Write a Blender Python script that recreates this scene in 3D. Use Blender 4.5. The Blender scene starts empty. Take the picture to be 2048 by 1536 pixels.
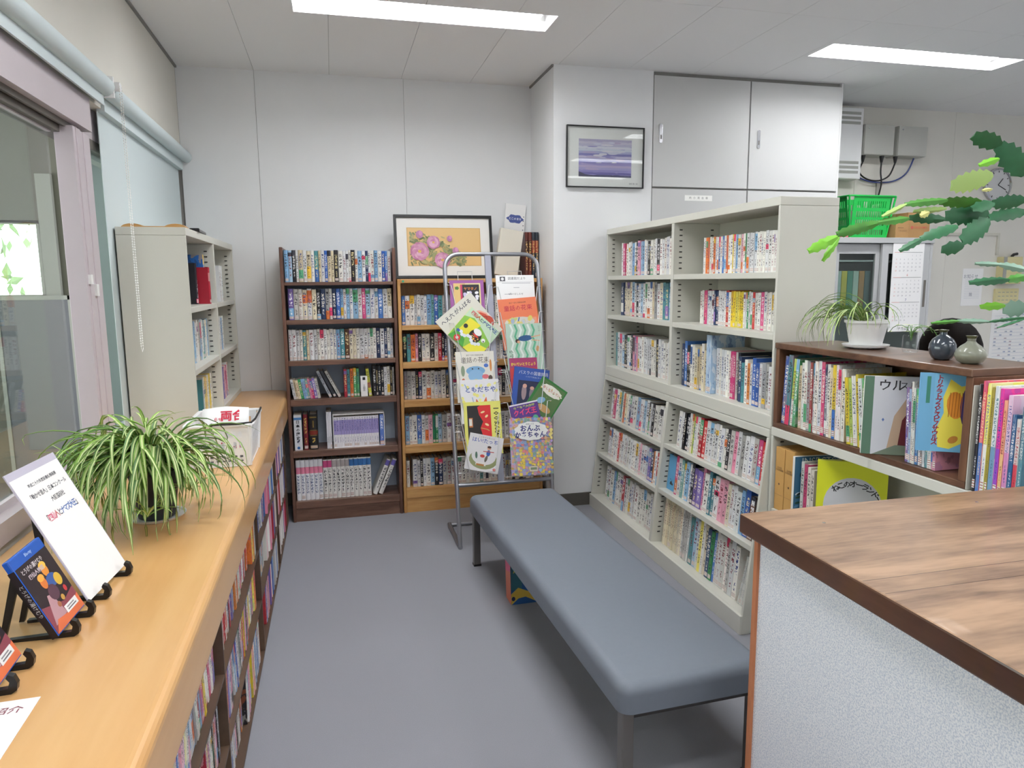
import bpy, bmesh, math, random
from mathutils import Vector, Matrix, Euler
PI = math.pi
rnd = random.Random(7)
SC = bpy.context.scene
COL = SC.collection

# ---------------------------------------------------------------- camera, world, exposure
def lin(h, a=1.0):
    h = h.lstrip('#')
    v = [int(h[i:i + 2], 16) / 255 for i in (0, 2, 4)]
    return tuple([(c / 12.92 if c <= .04045 else ((c + .055) / 1.055) ** 2.4) for c in v] + [a])

cam = bpy.data.objects.new('camera', bpy.data.cameras.new('camera'))
COL.objects.link(cam)
cam.data.sensor_width = 36.0
cam.data.lens = 1417.25 / 2048 * 36.0
cam.data.clip_start = 0.02
def _cam_matrix(pitch, yaw, roll, pos):
    f = Vector((math.sin(yaw) * math.cos(pitch), math.cos(yaw) * math.cos(pitch), -math.sin(pitch)))
    r = Vector((math.cos(yaw), -math.sin(yaw), 0))
    u = r.cross(f)
    r2 = math.cos(roll) * r + math.sin(roll) * u
    u2 = -math.sin(roll) * r + math.cos(roll) * u
    m = Matrix((r2, u2, -f)).transposed().to_4x4()
    m.translation = pos
    return m
cam.matrix_world = _cam_matrix(0.144687, 0.244665, -0.0081737, Vector((0, 0, 1.5)))
SC.camera = cam

world = bpy.data.worlds.new('overcast_sky')
SC.world = world
world.use_nodes = True
world.node_tree.nodes['Background'].inputs[0].default_value = (0.94, 0.98, 1.0, 1)
world.node_tree.nodes['Background'].inputs[1].default_value = 5.0

SC.view_settings.view_transform = 'Standard'
SC.view_settings.look = 'None'
SC.view_settings.gamma = 1.0
SC.view_settings.use_curve_mapping = False
SC.view_settings.exposure = 0.04
SC.cycles.max_bounces = 8; SC.cycles.diffuse_bounces = 4; SC.cycles.glossy_bounces = 3; SC.cycles.transparent_max_bounces = 12
LAMP_STRENGTH = 27.0          # emission of the fluorescent ceiling fittings

# ---------------------------------------------------------------- materials
MATS = {}
def _new(name):
    m = bpy.data.materials.new(name); m.use_nodes = True
    nt = m.node_tree
    return m, nt, nt.nodes['Principled BSDF']
def node(nt, t, **kw):
    n = nt.nodes.new(t)
    for k, v in kw.items():
        if k.startswith('i_'):
            n.inputs[int(k[2:])].default_value = v
        else:
            setattr(n, k, v)
    return n
def mat(name, col, rough=.5, spec=.5, metal=0, noise=0, nscale=30, bump=0, bscale=200, stretch=None, coat=0):
    if name in MATS: return MATS[name]
    m, nt, b = _new(name)
    c = lin(col) if isinstance(col, str) else col
    b.inputs['Base Color'].default_value = c
    b.inputs['Roughness'].default_value = rough
    b.inputs['Specular IOR Level'].default_value = spec
    b.inputs['Metallic'].default_value = metal
    b.inputs['Coat Weight'].default_value = coat
    L = nt.links.new
    if noise or bump:
        tc = node(nt, 'ShaderNodeTexCoord')
        mp = node(nt, 'ShaderNodeMapping')
        L(tc.outputs['Object'], mp.inputs[0])
        if stretch: mp.inputs['Scale'].default_value = stretch
        if noise:
            n = node(nt, 'ShaderNodeTexNoise'); n.inputs['Scale'].default_value = nscale; n.inputs['Detail'].default_value = 5
            L(mp.outputs[0], n.inputs['Vector'])
            r = node(nt, 'ShaderNodeMapRange'); r.inputs[1].default_value = .3; r.inputs[2].default_value = .7
            r.inputs[3].default_value = 1 - noise; r.inputs[4].default_value = 1 + noise
            L(n.outputs[0], r.inputs[0])
            mx = node(nt, 'ShaderNodeMix', data_type='RGBA', blend_type='MULTIPLY'); mx.inputs[0].default_value = 1
            mx.inputs[6].default_value = c
            L(r.outputs[0], mx.inputs[7]); L(mx.outputs[2], b.inputs['Base Color'])
        if bump:
            n2 = node(nt, 'ShaderNodeTexNoise'); n2.inputs['Scale'].default_value = bscale; n2.inputs['Detail'].default_value = 3
            L(mp.outputs[0], n2.inputs['Vector'])
            bp = node(nt, 'ShaderNodeBump'); bp.inputs['Strength'].default_value = bump; bp.inputs['Distance'].default_value = .002
            L(n2.outputs[0], bp.inputs['Height']); L(bp.outputs[0], b.inputs['Normal'])
    MATS[name] = m
    return m
def wood(name, c1, c2, scale=(1, 1, 1), rough=.4, freq=6, coat=0.0):
    if name in MATS: return MATS[name]
    m, nt, b = _new(name); L = nt.links.new
    tc = node(nt, 'ShaderNodeTexCoord'); mp = node(nt, 'ShaderNodeMapping'); mp.inputs['Scale'].default_value = scale
    L(tc.outputs['Object'], mp.inputs[0])
    n = node(nt, 'ShaderNodeTexNoise'); n.inputs['Scale'].default_value = freq; n.inputs['Detail'].default_value = 8; n.inputs['Distortion'].default_value = .6
    L(mp.outputs[0], n.inputs['Vector'])
    n2 = node(nt, 'ShaderNodeTexNoise'); n2.inputs['Scale'].default_value = freq * 7; n2.inputs['Detail'].default_value = 4
    L(mp.outputs[0], n2.inputs['Vector'])
    ad = node(nt, 'ShaderNodeMath', operation='MULTIPLY_ADD'); ad.inputs[1].default_value = .35
    L(n2.outputs[0], ad.inputs[0]); L(n.outputs[0], ad.inputs[2])
    cr = node(nt, 'ShaderNodeValToRGB'); cr.color_ramp.elements[0].position = .45; cr.color_ramp.elements[1].position = .85
    cr.color_ramp.elements[0].color = lin(c1); cr.color_ramp.elements[1].color = lin(c2)
    L(ad.outputs[0], cr.inputs[0]); L(cr.outputs[0], b.inputs['Base Color'])
    b.inputs['Roughness'].default_value = rough; b.inputs['Coat Weight'].default_value = coat
    MATS[name] = m
    return m
def emit(name, col, s):
    m, nt, b = _new(name)
    b.inputs['Base Color'].default_value = (0.9, .9, .9, 1)
    b.inputs['Emission Color'].default_value = col; b.inputs['Emission Strength'].default_value = s
    MATS[name] = m
    return m
def glass(name, tint=(1, 1, 1, 1), ior=1.5, rough=0.0):
    m = bpy.data.materials.new(name); m.use_nodes = True; nt = m.node_tree; nt.nodes.clear(); L = nt.links.new
    o = node(nt, 'ShaderNodeOutputMaterial'); mx = node(nt, 'ShaderNodeMixShader')
    t = node(nt, 'ShaderNodeBsdfTransparent'); t.inputs[0].default_value = tint
    g = node(nt, 'ShaderNodeBsdfGlossy'); g.inputs['Roughness'].default_value = rough
    ge = node(nt, 'ShaderNodeNewGeometry'); dt = node(nt, 'ShaderNodeVectorMath', operation='DOT_PRODUCT')
    L(ge.outputs['Normal'], dt.inputs[0]); L(ge.outputs['Incoming'], dt.inputs[1])
    ab = node(nt, 'ShaderNodeMath', operation='ABSOLUTE'); L(dt.outputs['Value'], ab.inputs[0])
    om = node(nt, 'ShaderNodeMath', operation='SUBTRACT'); om.inputs[0].default_value = 1; L(ab.outputs[0], om.inputs[1])
    pw = node(nt, 'ShaderNodeMath', operation='POWER'); pw.inputs[1].default_value = 5; L(om.outputs[0], pw.inputs[0])
    f0 = ((ior - 1) / (ior + 1)) ** 2
    f = node(nt, 'ShaderNodeMath', operation='MULTIPLY_ADD'); f.inputs[1].default_value = 1 - f0; f.inputs[2].default_value = f0; L(pw.outputs[0], f.inputs[0])
    L(f.outputs[0], mx.inputs[0]); L(t.outputs[0], mx.inputs[1]); L(g.outputs[0], mx.inputs[2]); L(mx.outputs[0], o.inputs[0])
    MATS[name] = m
    return m

def print_mat():
    m, nt, b = _new('printed_ink')
    a = node(nt, 'ShaderNodeAttribute'); a.attribute_name = 'Col'
    nt.links.new(a.outputs['Color'], b.inputs['Base Color'])
    b.inputs['Roughness'].default_value = .45
    MATS['print'] = m
    return m

def book_mat(name='book_cover'):
    """printed book cover: spine colour = object colour, with band, title and shelf sticker read from the book's own properties"""
    m, nt, b = _new(name); L = nt.links.new
    uv = node(nt, 'ShaderNodeUVMap'); sp = node(nt, 'ShaderNodeSeparateXYZ'); L(uv.outputs[0], sp.inputs[0])
    U, V = sp.outputs[0], sp.outputs[1]
    def attr(n):
        a = node(nt, 'ShaderNodeAttribute'); a.attribute_type = 'OBJECT'; a.attribute_name = n
        return a
    def M(op, x, y=None, z=None):
        n = node(nt, 'ShaderNodeMath', operation=op)
        for i, q in enumerate((x, y, z)):
            if q is None: continue
            if isinstance(q, (int, float)): n.inputs[i].default_value = q
            else: L(q, n.inputs[i])
        return n.outputs[0]
    oi = node(nt, 'ShaderNodeObjectInfo')
    asp = attr('asp').outputs['Fac']
    lay = node(nt, 'ShaderNodeSeparateXYZ'); L(attr('lay').outputs['Vector'], lay.inputs[0])
    ink = attr('ink').outputs['Color']; band = attr('band').outputs['Color']
    spine = M('GREATER_THAN', U, -.5)
    bm_ = M('MULTIPLY', M('MULTIPLY', M('GREATER_THAN', V, lay.outputs[0]), M('LESS_THAN', V, lay.outputs[1])), spine)
    # glyph-like print
    cv = node(nt, 'ShaderNodeCombineXYZ')
    L(M('MULTIPLY', U, 3.6), cv.inputs[0]); L(M('MULTIPLY', M('MULTIPLY', V, asp), 3.6), cv.inputs[1]); L(M('MULTIPLY', oi.outputs['Random'], 91.0), cv.inputs[2])
    ns = node(nt, 'ShaderNodeTexNoise'); ns.inputs['Scale'].default_value = 1.25; ns.inputs['Detail'].default_value = 1.5
    L(cv.outputs[0], ns.inputs['Vector'])
    strokes = M('GREATER_THAN', ns.outputs[0], .5)
    du = M('ABSOLUTE', M('SUBTRACT', U, .5))
    cell = M('FRACT', M('MULTIPLY', M('MULTIPLY', V, asp), 1.25))
    gap = M('MULTIPLY', M('GREATER_THAN', cell, .1), M('LESS_THAN', cell, .9))
    t1 = M('MULTIPLY', M('MULTIPLY', M('LESS_THAN', du, .3), M('LESS_THAN', V, lay.outputs[2])), M('GREATER_THAN', V, M('SUBTRACT', lay.outputs[2], .45)))
    t2 = M('MULTIPLY', M('MULTIPLY', M('LESS_THAN', du, .17), M('LESS_THAN', V, .33)), M('GREATER_THAN', V, .16))
    txt = M('MULTIPLY', M('MULTIPLY', M('MULTIPLY', M('MAXIMUM', t1, t2), strokes), gap), spine)
    # shelf-mark sticker at the foot of the spine
    st = M('MULTIPLY', M('MULTIPLY', M('MULTIPLY', M('GREATER_THAN', V, .035), M('LESS_THAN', V, .115)), M('LESS_THAN', du, .42)), M('GREATER_THAN', oi.outputs['Random'], .35))
    stl = M('MULTIPLY', st, M('GREATER_THAN', M('FRACT', M('MULTIPLY', V, 38.0)), .72))
    def mix(f, x, y):
        n = node(nt, 'ShaderNodeMix', data_type='RGBA')
        if isinstance(f, (int, float)): n.inputs[0].default_value = f
        else: L(f, n.inputs[0])
        for i, q in ((6, x), (7, y)):
            if isinstance(q, tuple): n.inputs[i].default_value = q
            else: L(q, n.inputs[i])
        return n.outputs[2]
    # front-cover picture: soft patches of the band and ink colours
    tc = node(nt, 'ShaderNodeTexCoord')
    vm = node(nt, 'ShaderNodeVectorMath', operation='ADD'); L(tc.outputs['Generated'], vm.inputs[0])
    cx = node(nt, 'ShaderNodeCombineXYZ'); L(M('MULTIPLY', oi.outputs['Random'], 50.0), cx.inputs[0]); L(cx.outputs[0], vm.inputs[1])
    n3 = node(nt, 'ShaderNodeTexNoise'); n3.inputs['Scale'].default_value = 4.5; n3.inputs['Detail'].default_value = 3; L(vm.outputs[0], n3.inputs['Vector'])
    pic = attr('pic').outputs['Fac']
    pm = M('MULTIPLY', M('GREATER_THAN', n3.outputs[0], .54), pic)
    pk = M('MULTIPLY', M('LESS_THAN', n3.outputs[0], .40), pic)
    c = mix(bm_, oi.outputs['Color'], band)
    c = mix(pm, c, band); c = mix(pk, c, ink)
    c = mix(txt, c, ink)
    c = mix(st, c, lin('#e8e6e0')); c = mix(stl, c, lin('#a04038'))
    L(c, b.inputs['Base Color'])
    b.inputs['Roughness'].default_value = .32
    MATS['book'] = m
    return m

print_mat(); book_mat()
mat('wall', '#eaebec', .75, .3, noise=.012, nscale=4, bump=.12, bscale=260)
mat('wall_warm', '#e2dfd6', .75, .3, noise=.012, nscale=4, bump=.12, bscale=260)
mat('ceiling', '#efefef', .85, .2, bump=.1, bscale=180)
mat('lamp_white', '#f4f4f4', .35)
mat('door_laminate', '#cacac9', .6, .3, noise=.01, nscale=4)
mat('seam', '#8d8b88', .8)
mat('carpet', '#96979e', .95, .1, noise=.06, nscale=420, bump=.5, bscale=700)
mat('rubber_base', '#5a564f', .6)
mat('steel_paint', '#d2d1c7', .42, .45, noise=.015, nscale=3)
mat('steel_inner', '#bdbbae', .5, .4)
mat('slot_dark', '#3b3a36', .8)
mat('alu', '#c9bfc4', .42, .5, metal=.15, noise=.02, nscale=6)
mat('alu_dark', '#6b6660', .5, .4)
mat('black', '#141416', .35)
mat('black_matte', '#1d1d1f', .7)
mat('white_plastic', '#eeeeee', .3)
mat('white_paper', '#f4f3f2', .7, .2)
mat('page', '#e6dfcf', .8, .2, noise=.05, nscale=300, stretch=(1, 1, .02))
mat('chrome', '#c8c9cd', .22, .5, metal=1)
mat('tube_silver', '#a9abb2', .3, .5, metal=.85)
mat('wire', '#d2d2d2', .35, .5, metal=.4)
mat('vinyl', '#747b86', .48, .4, noise=.015, nscale=60, bump=.12, bscale=900)
mat('leg_steel', '#7d7976', .35, .5, metal=.7)
mat('rail_dark', '#3c3836', .5)
mat('blind', '#cfdadc', .8, .2)
mat('chain', '#f1f1ee', .3)
mat('cardboard', '#b08a5e', .85, .2, noise=.04, nscale=25)
mat('kraft', '#c69a5d', .8, .2, noise=.03, nscale=20)
mat('green_plastic', '#12b84a', .35)
mat('hair', '#0e0806', .6, .06, noise=.25, nscale=90, stretch=(1, 1, .1))
mat('skin', '#c99a7c', .55)
mat('cardigan', '#39404f', .85)
mat('back_blue', '#c0cddf', .6)
mat('soil', '#3a2a1e', .95, noise=.3, nscale=120, bump=.6, bscale=120)
mat('pot_black', '#26262a', .55)
mat('foliage_out', '#86a868', .7)
wood('wood_brown', '#4a3128', '#7a5544', (3, 3, .6), .38, 5, .15)
wood('wood_brown_h', '#55392d', '#82604e', (.5, 3, 6), .35, 5, .2)
wood('wood_tan', '#b07c42', '#d0a062', (3, 3, .6), .42, 5, .1)
wood('wood_tan_h', '#b88449', '#d4a76a', (.5, 3, 6), .42, 5, .1)
wood('counter', '#cf9d63', '#dbae76', (2.2, .25, 2), .3, 3, .3)
wood('desk_wood', '#624630', '#a98769', (.9, 5.5, 4), .42, 2.6, .1)
wood('desk_edge', '#40281c', '#5f3f2d', (3, .8, 3), .3, 3, .4)
wood('case_wood', '#4e3426', '#74533e', (2.5, .4, 5), .35, 4, .2)
wood('case_wood_v', '#5a3b29', '#7c573f', (3, 3, .5), .38, 4, .2)
wood('counter_shelf', '#4a382c', '#5f4a3a', (2, .4, 2), .5, 4)
glass('window_glass', (.93, .97, .94, 1), 1.5)
glass('clear_glass', (.97, .98, .98, 1), 1.45)
glass('cabinet_glass', (.80, .86, .84, 1), 1.5)
emit('lamp_diffuser', (.97, .985, 1, 1), LAMP_STRENGTH)

# ---------------------------------------------------------------- mesh helpers
class MB:
    def __init__(s): s.v = []; s.f = []; s.m = []; s.sm = []
    def add(s, vs, fs, mi=0, smooth=False):
        o = len(s.v); s.v += [tuple(v) for v in vs]
        for f in fs:
            s.f.append([i + o for i in f]); s.m.append(mi); s.sm.append(smooth)
        return s
    def box(s, x0, y0, z0, x1, y1, z1, mi=0, M=None):
        vs = [Vector((x, y, z)) for z in (z0, z1) for y in (y0, y1) for x in (x0, x1)]
        if M is not None: vs = [M @ v for v in vs]
        return s.add(vs, [(0, 2, 3, 1), (4, 5, 7, 6), (0, 1, 5, 4), (2, 6, 7, 3), (0, 4, 6, 2), (1, 3, 7, 5)], mi)
    def tube(s, pts, r, n=8, mi=0, cap=True, closed=False):
        pts = [Vector(p) for p in pts]; N = len(pts); rs = r if isinstance(r, (list, tuple)) else [r] * N
        vs = []; up = None
        for i, p in enumerate(pts):
            if closed: d = pts[(i + 1) % N] - pts[i - 1]
            else: d = pts[min(i + 1, N - 1)] - pts[max(i - 1, 0)]
            d.normalize()
            if up is None:
                up = Vector((0, 0, 1)) if abs(d.z) < .9 else Vector((1, 0, 0))
            a = d.cross(up)
            if a.length < 1e-6: a = d.cross(Vector((0, 1, 0)))
            a.normalize(); up = a.cross(d).normalized()
            for k in range(n):
                t = 2 * PI * k / n
                vs.append(p + (a * math.cos(t) + up * math.sin(t)) * rs[i])
        fs = []
        for i in range(N if closed else N - 1):
            j = (i + 1) % N
            for k in range(n):
                fs.append((i * n + k, i * n + (k + 1) % n, j * n + (k + 1) % n, j * n + k))
        s.add(vs, fs, mi, True)
        if cap and not closed:
            o = len(s.v) - len(vs)
            s.f.append([o + k for k in range(n)][::-1]); s.m.append(mi); s.sm.append(False)
            s.f.append([o + (N - 1) * n + k for k in range(n)]); s.m.append(mi); s.sm.append(False)
        return s
    def lathe(s, prof, n=24, c=(0, 0, 0), mi=0, sx=1, sy=1, cap0=True, cap1=True):
        vs = []
        for r, z in prof:
            for k in range(n):
                t = 2 * PI * k / n
                vs.append((c[0] + r * math.cos(t) * sx, c[1] + r * math.sin(t) * sy, c[2] + z))
        fs = []
        for i in range(len(prof) - 1):
            for k in range(n):
                fs.append((i * n + k, i * n + (k + 1) % n, (i + 1) * n + (k + 1) % n, (i + 1) * n + k))
        s.add(vs, fs, mi, True)
        o = len(s.v) - len(vs)
        if cap0: s.f.append([o + k for k in range(n)][::-1]); s.m.append(mi); s.sm.append(False)
        if cap1: s.f.append([o + (len(prof) - 1) * n + k for k in range(n)]); s.m.append(mi); s.sm.append(False)
        return s
    def prism(s, poly, z0, z1, mi=0, M=None, smooth=False):
        n = len(poly)
        vs = [Vector((x, y, z0)) for x, y in poly] + [Vector((x, y, z1)) for x, y in poly]
        if M is not None: vs = [M @ v for v in vs]
        fs = [tuple(range(n))[::-1], tuple(range(n, 2 * n))] + [(i, (i + 1) % n, n + (i + 1) % n, n + i) for i in range(n)]
        return s.add(vs, fs, mi, smooth)
    def mesh(s, name, mats):
        me = bpy.data.meshes.new(name)
        me.from_pydata(s.v, [], s.f)
        for m in mats: me.materials.append(MATS[m] if isinstance(m, str) else m)
        me.polygons.foreach_set('material_index', s.m)
        me.polygons.foreach_set('use_smooth', s.sm)
        me.update()
        if any(s.sm): me.set_sharp_from_angle(angle=math.radians(40))
        return me
    def build(s, name, mats, parent=None, loc=None, rot=None):
        return link(name, s.mesh(name, mats if isinstance(mats, (list, tuple)) else [mats]), parent, loc, rot)
def link(name, data, parent=None, loc=None, rot=None):
    o = bpy.data.objects.new(name, data); COL.objects.link(o)
    if parent is not None: o.parent = parent
    if loc is not None: o.location = loc
    if rot is not None: o.rotation_euler = rot
    return o
def tag(o, label=None, cat=None, group=None, kind=None):
    if label: o['label'] = label
    if cat: o['category'] = cat
    if group: o['group'] = group
    if kind: o['kind'] = kind
    return o
def thing(name, label, cat, loc=(0, 0, 0), rot=(0, 0, 0), group=None):
    o = link(name, None, None, loc, rot); o.empty_display_size = .05
    return tag(o, label, cat, group)
def struct(o): return tag(o, kind='structure')
def bevel(o, w, seg=2):
    md = o.modifiers.new('bevel', 'BEVEL'); md.width = w; md.segments = seg; md.limit_method = 'ANGLE'; md.angle_limit = math.radians(35)
    return o
def rounded(w, d, r, n=6, x0=0, y0=0):
    """rounded rectangle outline"""
    pts = []
    for cx, cy, a0 in ((w - r, r, -PI / 2), (w - r, d - r, 0), (r, d - r, PI / 2), (r, r, PI)):
        for i in range(n + 1):
            a = a0 + PI / 2 * i / n
            pts.append((x0 + cx + r * math.cos(a), y0 + cy + r * math.sin(a)))
    return pts
class Frame:
    """local frame of a piece of furniture: x along its front, y into its depth, z up"""
    def __init__(s, o, th): s.o = Vector(o); s.th = th; s.M = Matrix.Translation(s.o) @ Matrix.Rotation(th, 4, 'Z')
    def __call__(s, x, y, z): return s.M @ Vector((x, y, z))

# flat print: shapes and lettering with their own colours
_TXT = {}
def text_geo(s, bold=0.0):
    k = (s, bold)
    if k not in _TXT:
        cu = bpy.data.curves.new('lettering', 'FONT'); cu.body = s; cu.size = 1; cu.align_x = 'CENTER'; cu.align_y = 'CENTER'
        cu.resolution_u = 1; cu.offset = bold; cu.space_line = .95
        o = bpy.data.objects.new('lettering', cu); COL.objects.link(o)
        dg = bpy.context.evaluated_depsgraph_get()
        me = bpy.data.meshes.new_from_object(o.evaluated_get(dg))
        v = [tuple(q.co) for q in me.vertices]; f = [tuple(p.vertices) for p in me.polygons]
        bpy.data.objects.remove(o); bpy.data.curves.remove(cu); bpy.data.meshes.remove(me)
        _TXT[k] = (v, f)
    return _TXT[k]
class Art:
    def __init__(s, w=1, h=1): s.w = w; s.h = h; s.v = []; s.f = []; s.c = []; s.z = .0004
    def _add(s, pts, fs, col):
        c = lin(col); o = len(s.v); s.z += .00002
        for x, y in pts: s.v.append((x, y, s.z)); s.c.append(c)
        for f in fs: s.f.append([i + o for i in f])
        return s
    def rect(s, x0, y0, x1, y1, col): return s._add([(x0 * s.w, y0 * s.h), (x1 * s.w, y0 * s.h), (x1 * s.w, y1 * s.h), (x0 * s.w, y1 * s.h)], [(0, 1, 2, 3)], col)
    def poly(s, pts, col): return s._add([(x * s.w, y * s.h) for x, y in pts], [tuple(range(len(pts)))], col)
    def ell(s, cx, cy, rx, ry, col, rot=0, n=14, wob=0, lobes=0):
        pts = []
        for i in range(n):
            t = 2 * PI * i / n; k = 1 + wob * math.cos(lobes * t)
            x, y = rx * s.w * k * math.cos(t), ry * s.w * k * math.sin(t)
            pts.append((cx * s.w + x * math.cos(rot) - y * math.sin(rot), cy * s.h + x * math.sin(rot) + y * math.cos(rot)))
        return s._add(pts, [tuple(range(n))], col)
    def line(s, pts, wd, col):
        P = [Vector((x * s.w, y * s.h)) for x, y in pts]; q = []
        for i, p in enumerate(P):
            d = (P[min(i + 1, len(P) - 1)] - P[max(i - 1, 0)]).normalized(); nn = Vector((-d.y, d.x)) * wd * s.w / 2
            q += [tuple(p + nn), tuple(p - nn)]
        return s._add(q, [(2 * i, 2 * i + 1, 2 * i + 3, 2 * i + 2) for i in range(len(P) - 1)], col)
    def text(s, t, cx, cy, size, col, rot=0, bold=.0, sx=1, fit=None):
        v, f = text_geo(t, bold)
        if not v: return s
        k = size * s.w
        if fit:
            wd = max(p[0] for p in v) - min(p[0] for p in v)
            sx = fit * s.w / (wd * k)
        ca, sa = math.cos(rot), math.sin(rot)
        pts = []
        for p in v:
            x, y = p[0] * k * sx, p[1] * k
            pts.append((cx * s.w + x * ca - y * sa, cy * s.h + x * sa + y * ca))
        return s._add(pts, f, col)
    def build(s, name, parent=None, M=None):
        me = bpy.data.meshes.new(name); me.from_pydata(s.v, [], s.f); me.materials.append(MATS['print'])
        ca = me.color_attributes.new('Col', 'FLOAT_COLOR', 'POINT')
        ca.data.foreach_set('color', [q for c in s.c for q in c])
        me.update()
        o = link(name, me, parent)
        if M is not None: o.matrix_local = M
        return o
def face_matrix(o, right, up):
    """matrix whose x/y span a face and z points out of it"""
    r = Vector(right).normalized(); u = Vector(up).normalized(); n = r.cross(u).normalized()
    m = Matrix((r, u, n)).transposed().to_4x4(); m.translation = Vector(o)
    return m
ORD = lambda n: '%d%s' % (n, 'th' if 10 <= n % 100 <= 20 else {1: 'st', 2: 'nd', 3: 'rd'}.get(n % 10, 'th'))

# ================================================================ the setting
ZC = 2.81; YB = 4.895; XL = -.875; YP = 4.37
struct(MB().box(-4.2, -3.0, -.06, 7.2, 6.3, 0).build('floor', 'carpet'))
LROWS = (2.1, .5, -1.1, -2.4)  # unseen lamp rows added to even out the room light
LIGHTS = [(-.134, 1.16, 3.60, 3.84, 'long lit ceiling light above the brown bookcase and magazine rack'), (2.80, 4.16, 3.66, 3.90, 'lit ceiling light above the office, beside the wall cabinet')]
for k, y in enumerate(LROWS):
    nm = ('second', 'third', 'fourth', 'fifth')[k]
    LIGHTS += [(-.134, 1.16, y - .12, y + .12, 'added unseen ceiling light over the aisle, %s row from the back, above the picture' % nm), (2.80, 4.16, y - .12, y + .12, 'added unseen ceiling light over the office, %s row from the back, above the picture' % nm)]
LIGHTS += [(-2.9, -1.7, 2.6, 2.84, 'added unseen ceiling light in the corridor behind the window'), (5.4, 6.7, 2.0, 2.24, 'added unseen ceiling light at the far end of the office'), (5.4, 6.7, -.6, -.36, 'added unseen ceiling light in the far near corner of the office')]  # unseen lamps added to brighten the corridor and fill the office
ceil = struct(MB().box(-4.2, -3.0, ZC + .10, 7.2, 6.3, ZC + .16).build('ceiling', 'seam'))
def panel_with_holes(x0, y0, x1, y1):
    hs = [(max(a, x0), min(b_, x1), max(c, y0), min(d, y1)) for a, b_, c, d, _ in LIGHTS if a < x1 and b_ > x0 and c < y1 and d > y0]
    xs = sorted({x0, x1} | {q for h in hs for q in h[:2]}); ys = sorted({y0, y1} | {q for h in hs for q in h[2:]})
    m = MB()
    for xa, xb in zip(xs, xs[1:]):
        for ya, yb in zip(ys, ys[1:]):
            cx, cy = (xa + xb) / 2, (ya + yb) / 2
            if any(h[0] < cx < h[1] and h[2] < cy < h[3] for h in hs): continue
            m.box(xa, ya, ZC, xb, yb, ZC + .012)
    return m
for ix in range(18):
    for iy in range(5):
        x0 = -.875 + .4555 * ix; y0 = -3.0 + 1.58 * iy
        panel_with_holes(x0 + .001, y0 + .001, min(x0 + .4545, 7.2), y0 + 1.579).build('ceiling_panel', 'ceiling', ceil)
for ix in range(4):
    for iy in range(3):
        x0 = -4.2 + .825 * ix; y0 = -3 + 3.1 * iy
        panel_with_holes(x0 + .001, y0 + .001, x0 + .824, y0 + 3.099).build('ceiling_panel', 'ceiling', ceil)
wb = struct(MB().box(-.9, YB + .01, 0, 7.2, YB + .1, ZC).build('wall_back', 'seam'))
for a, b in ((-.875, -.42), (-.42, .505), (.505, 1.42), (1.42, 2.34), (2.34, 3.26), (3.26, 4.0), (4.0, 4.92), (4.92, 5.84), (5.84, 7.2)):
    MB().box(a + .001, YB, 0, b - .001, YB + .01, ZC).build('wall_panel', 'wall' if a < 3 else 'wall_warm', wb)
struct(MB().box(1.37, YP, 0, 2.035, YB, ZC).build('wall_pillar', 'wall'))
struct(MB().box(7.2, -3.0, 0, 7.3, 6.3, ZC).build('wall_right', 'wall'))
struct(MB().box(-.9, -3.1, 0, 7.2, -3.0, ZC).build('wall_front', 'wall'))
wl = MB().box(-1.0, -3.0, 2.2, XL, YB, ZC).box(-1.0, -3.0, 0, -.905, YB, .8).box(-1.0, -3.0, .8, XL, -2.5, 2.2).build('wall_left', 'wall_warm')
struct(wl)
struct(MB().box(XL, YB - .01, 0, 1.37, YB, .085).build('baseboard_back', 'rubber_base'))
struct(MB().box(1.36, YP - .01, 0, 2.03, YP, .085).box(1.36, YP, 0, 1.37, YB, .085).build('baseboard_pillar', 'rubber_base'))
struct(MB().box(4.36, YB - .01, 0, 7.2, YB, .085).build('baseboard_right', 'rubber_base'))
struct(MB().box(XL, 3.2, ZC - .012, XL + .012, YB, ZC).box(XL, -3, ZC - .012, XL + .012, 3.2, ZC).box(1.36, YP, ZC - .012, 1.372, YB, ZC).build('trim_1', 'seam'))

# window in the left wall: aluminium sliding sashes looking into the corridor
w1 = struct(link('window_1', None, None, (0, 0, 0)))
MB().box(-.985, -2.5, 2.075, -.868, 3.13, 2.2).box(-.985, 3.13, 2.075, -.915, YB, 2.2).build('head_rail', 'alu', w1)
MB().box(-.985, -2.5, 2.035, -.915, YB, 2.075).box(-.905, -2.5, 2.055, -.895, 3.0, 2.075).build('track', 'alu_dark', w1)
MB().box(-.985, -2.5, .8, -.895, 3.13, .862).box(-.985, 3.13, .8, -.91, YB, .862).build('sill_rail', 'alu', w1)
def stile(y0, y1, xa=-.955, xb=-.872):
    bevel(MB().box(xa, y0, .84, xb, y1, 2.06).box(xb - .002, y0 + (y1 - y0) * .3, .84, xb + .004, y0 + (y1 - y0) * .34, 2.06).build('stile', 'alu', w1), .003)
stile(2.925, 3.005, -.935, -.872); stile(3.008, 3.125, -.955, -.878); stile(.52, .62); stile(-2.5, -2.4); stile(4.83, YB, -.955, -.915)
MB().box(-.872, 2.94, 1.50, -.862, 2.965, 1.535).box(-.88, 3.02, 1.455, -.868, 3.045, 1.50).build('sash_latch', 'white_plastic', w1)
for y0, y1, x in ((.6, 2.9, -.945), (3.06, 4.84, -.925), (-2.42, .54, -.925)):
    MB().box(x - .003, y0, .85, x, y1, 2.05).build('pane', 'window_glass', w1)
MB().box(-.95, .6, .85, -.935, 2.9, .885).box(-.95, .6, 2.03, -.935, 2.9, 2.06).build('bottom_bar', 'alu', w1)

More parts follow.
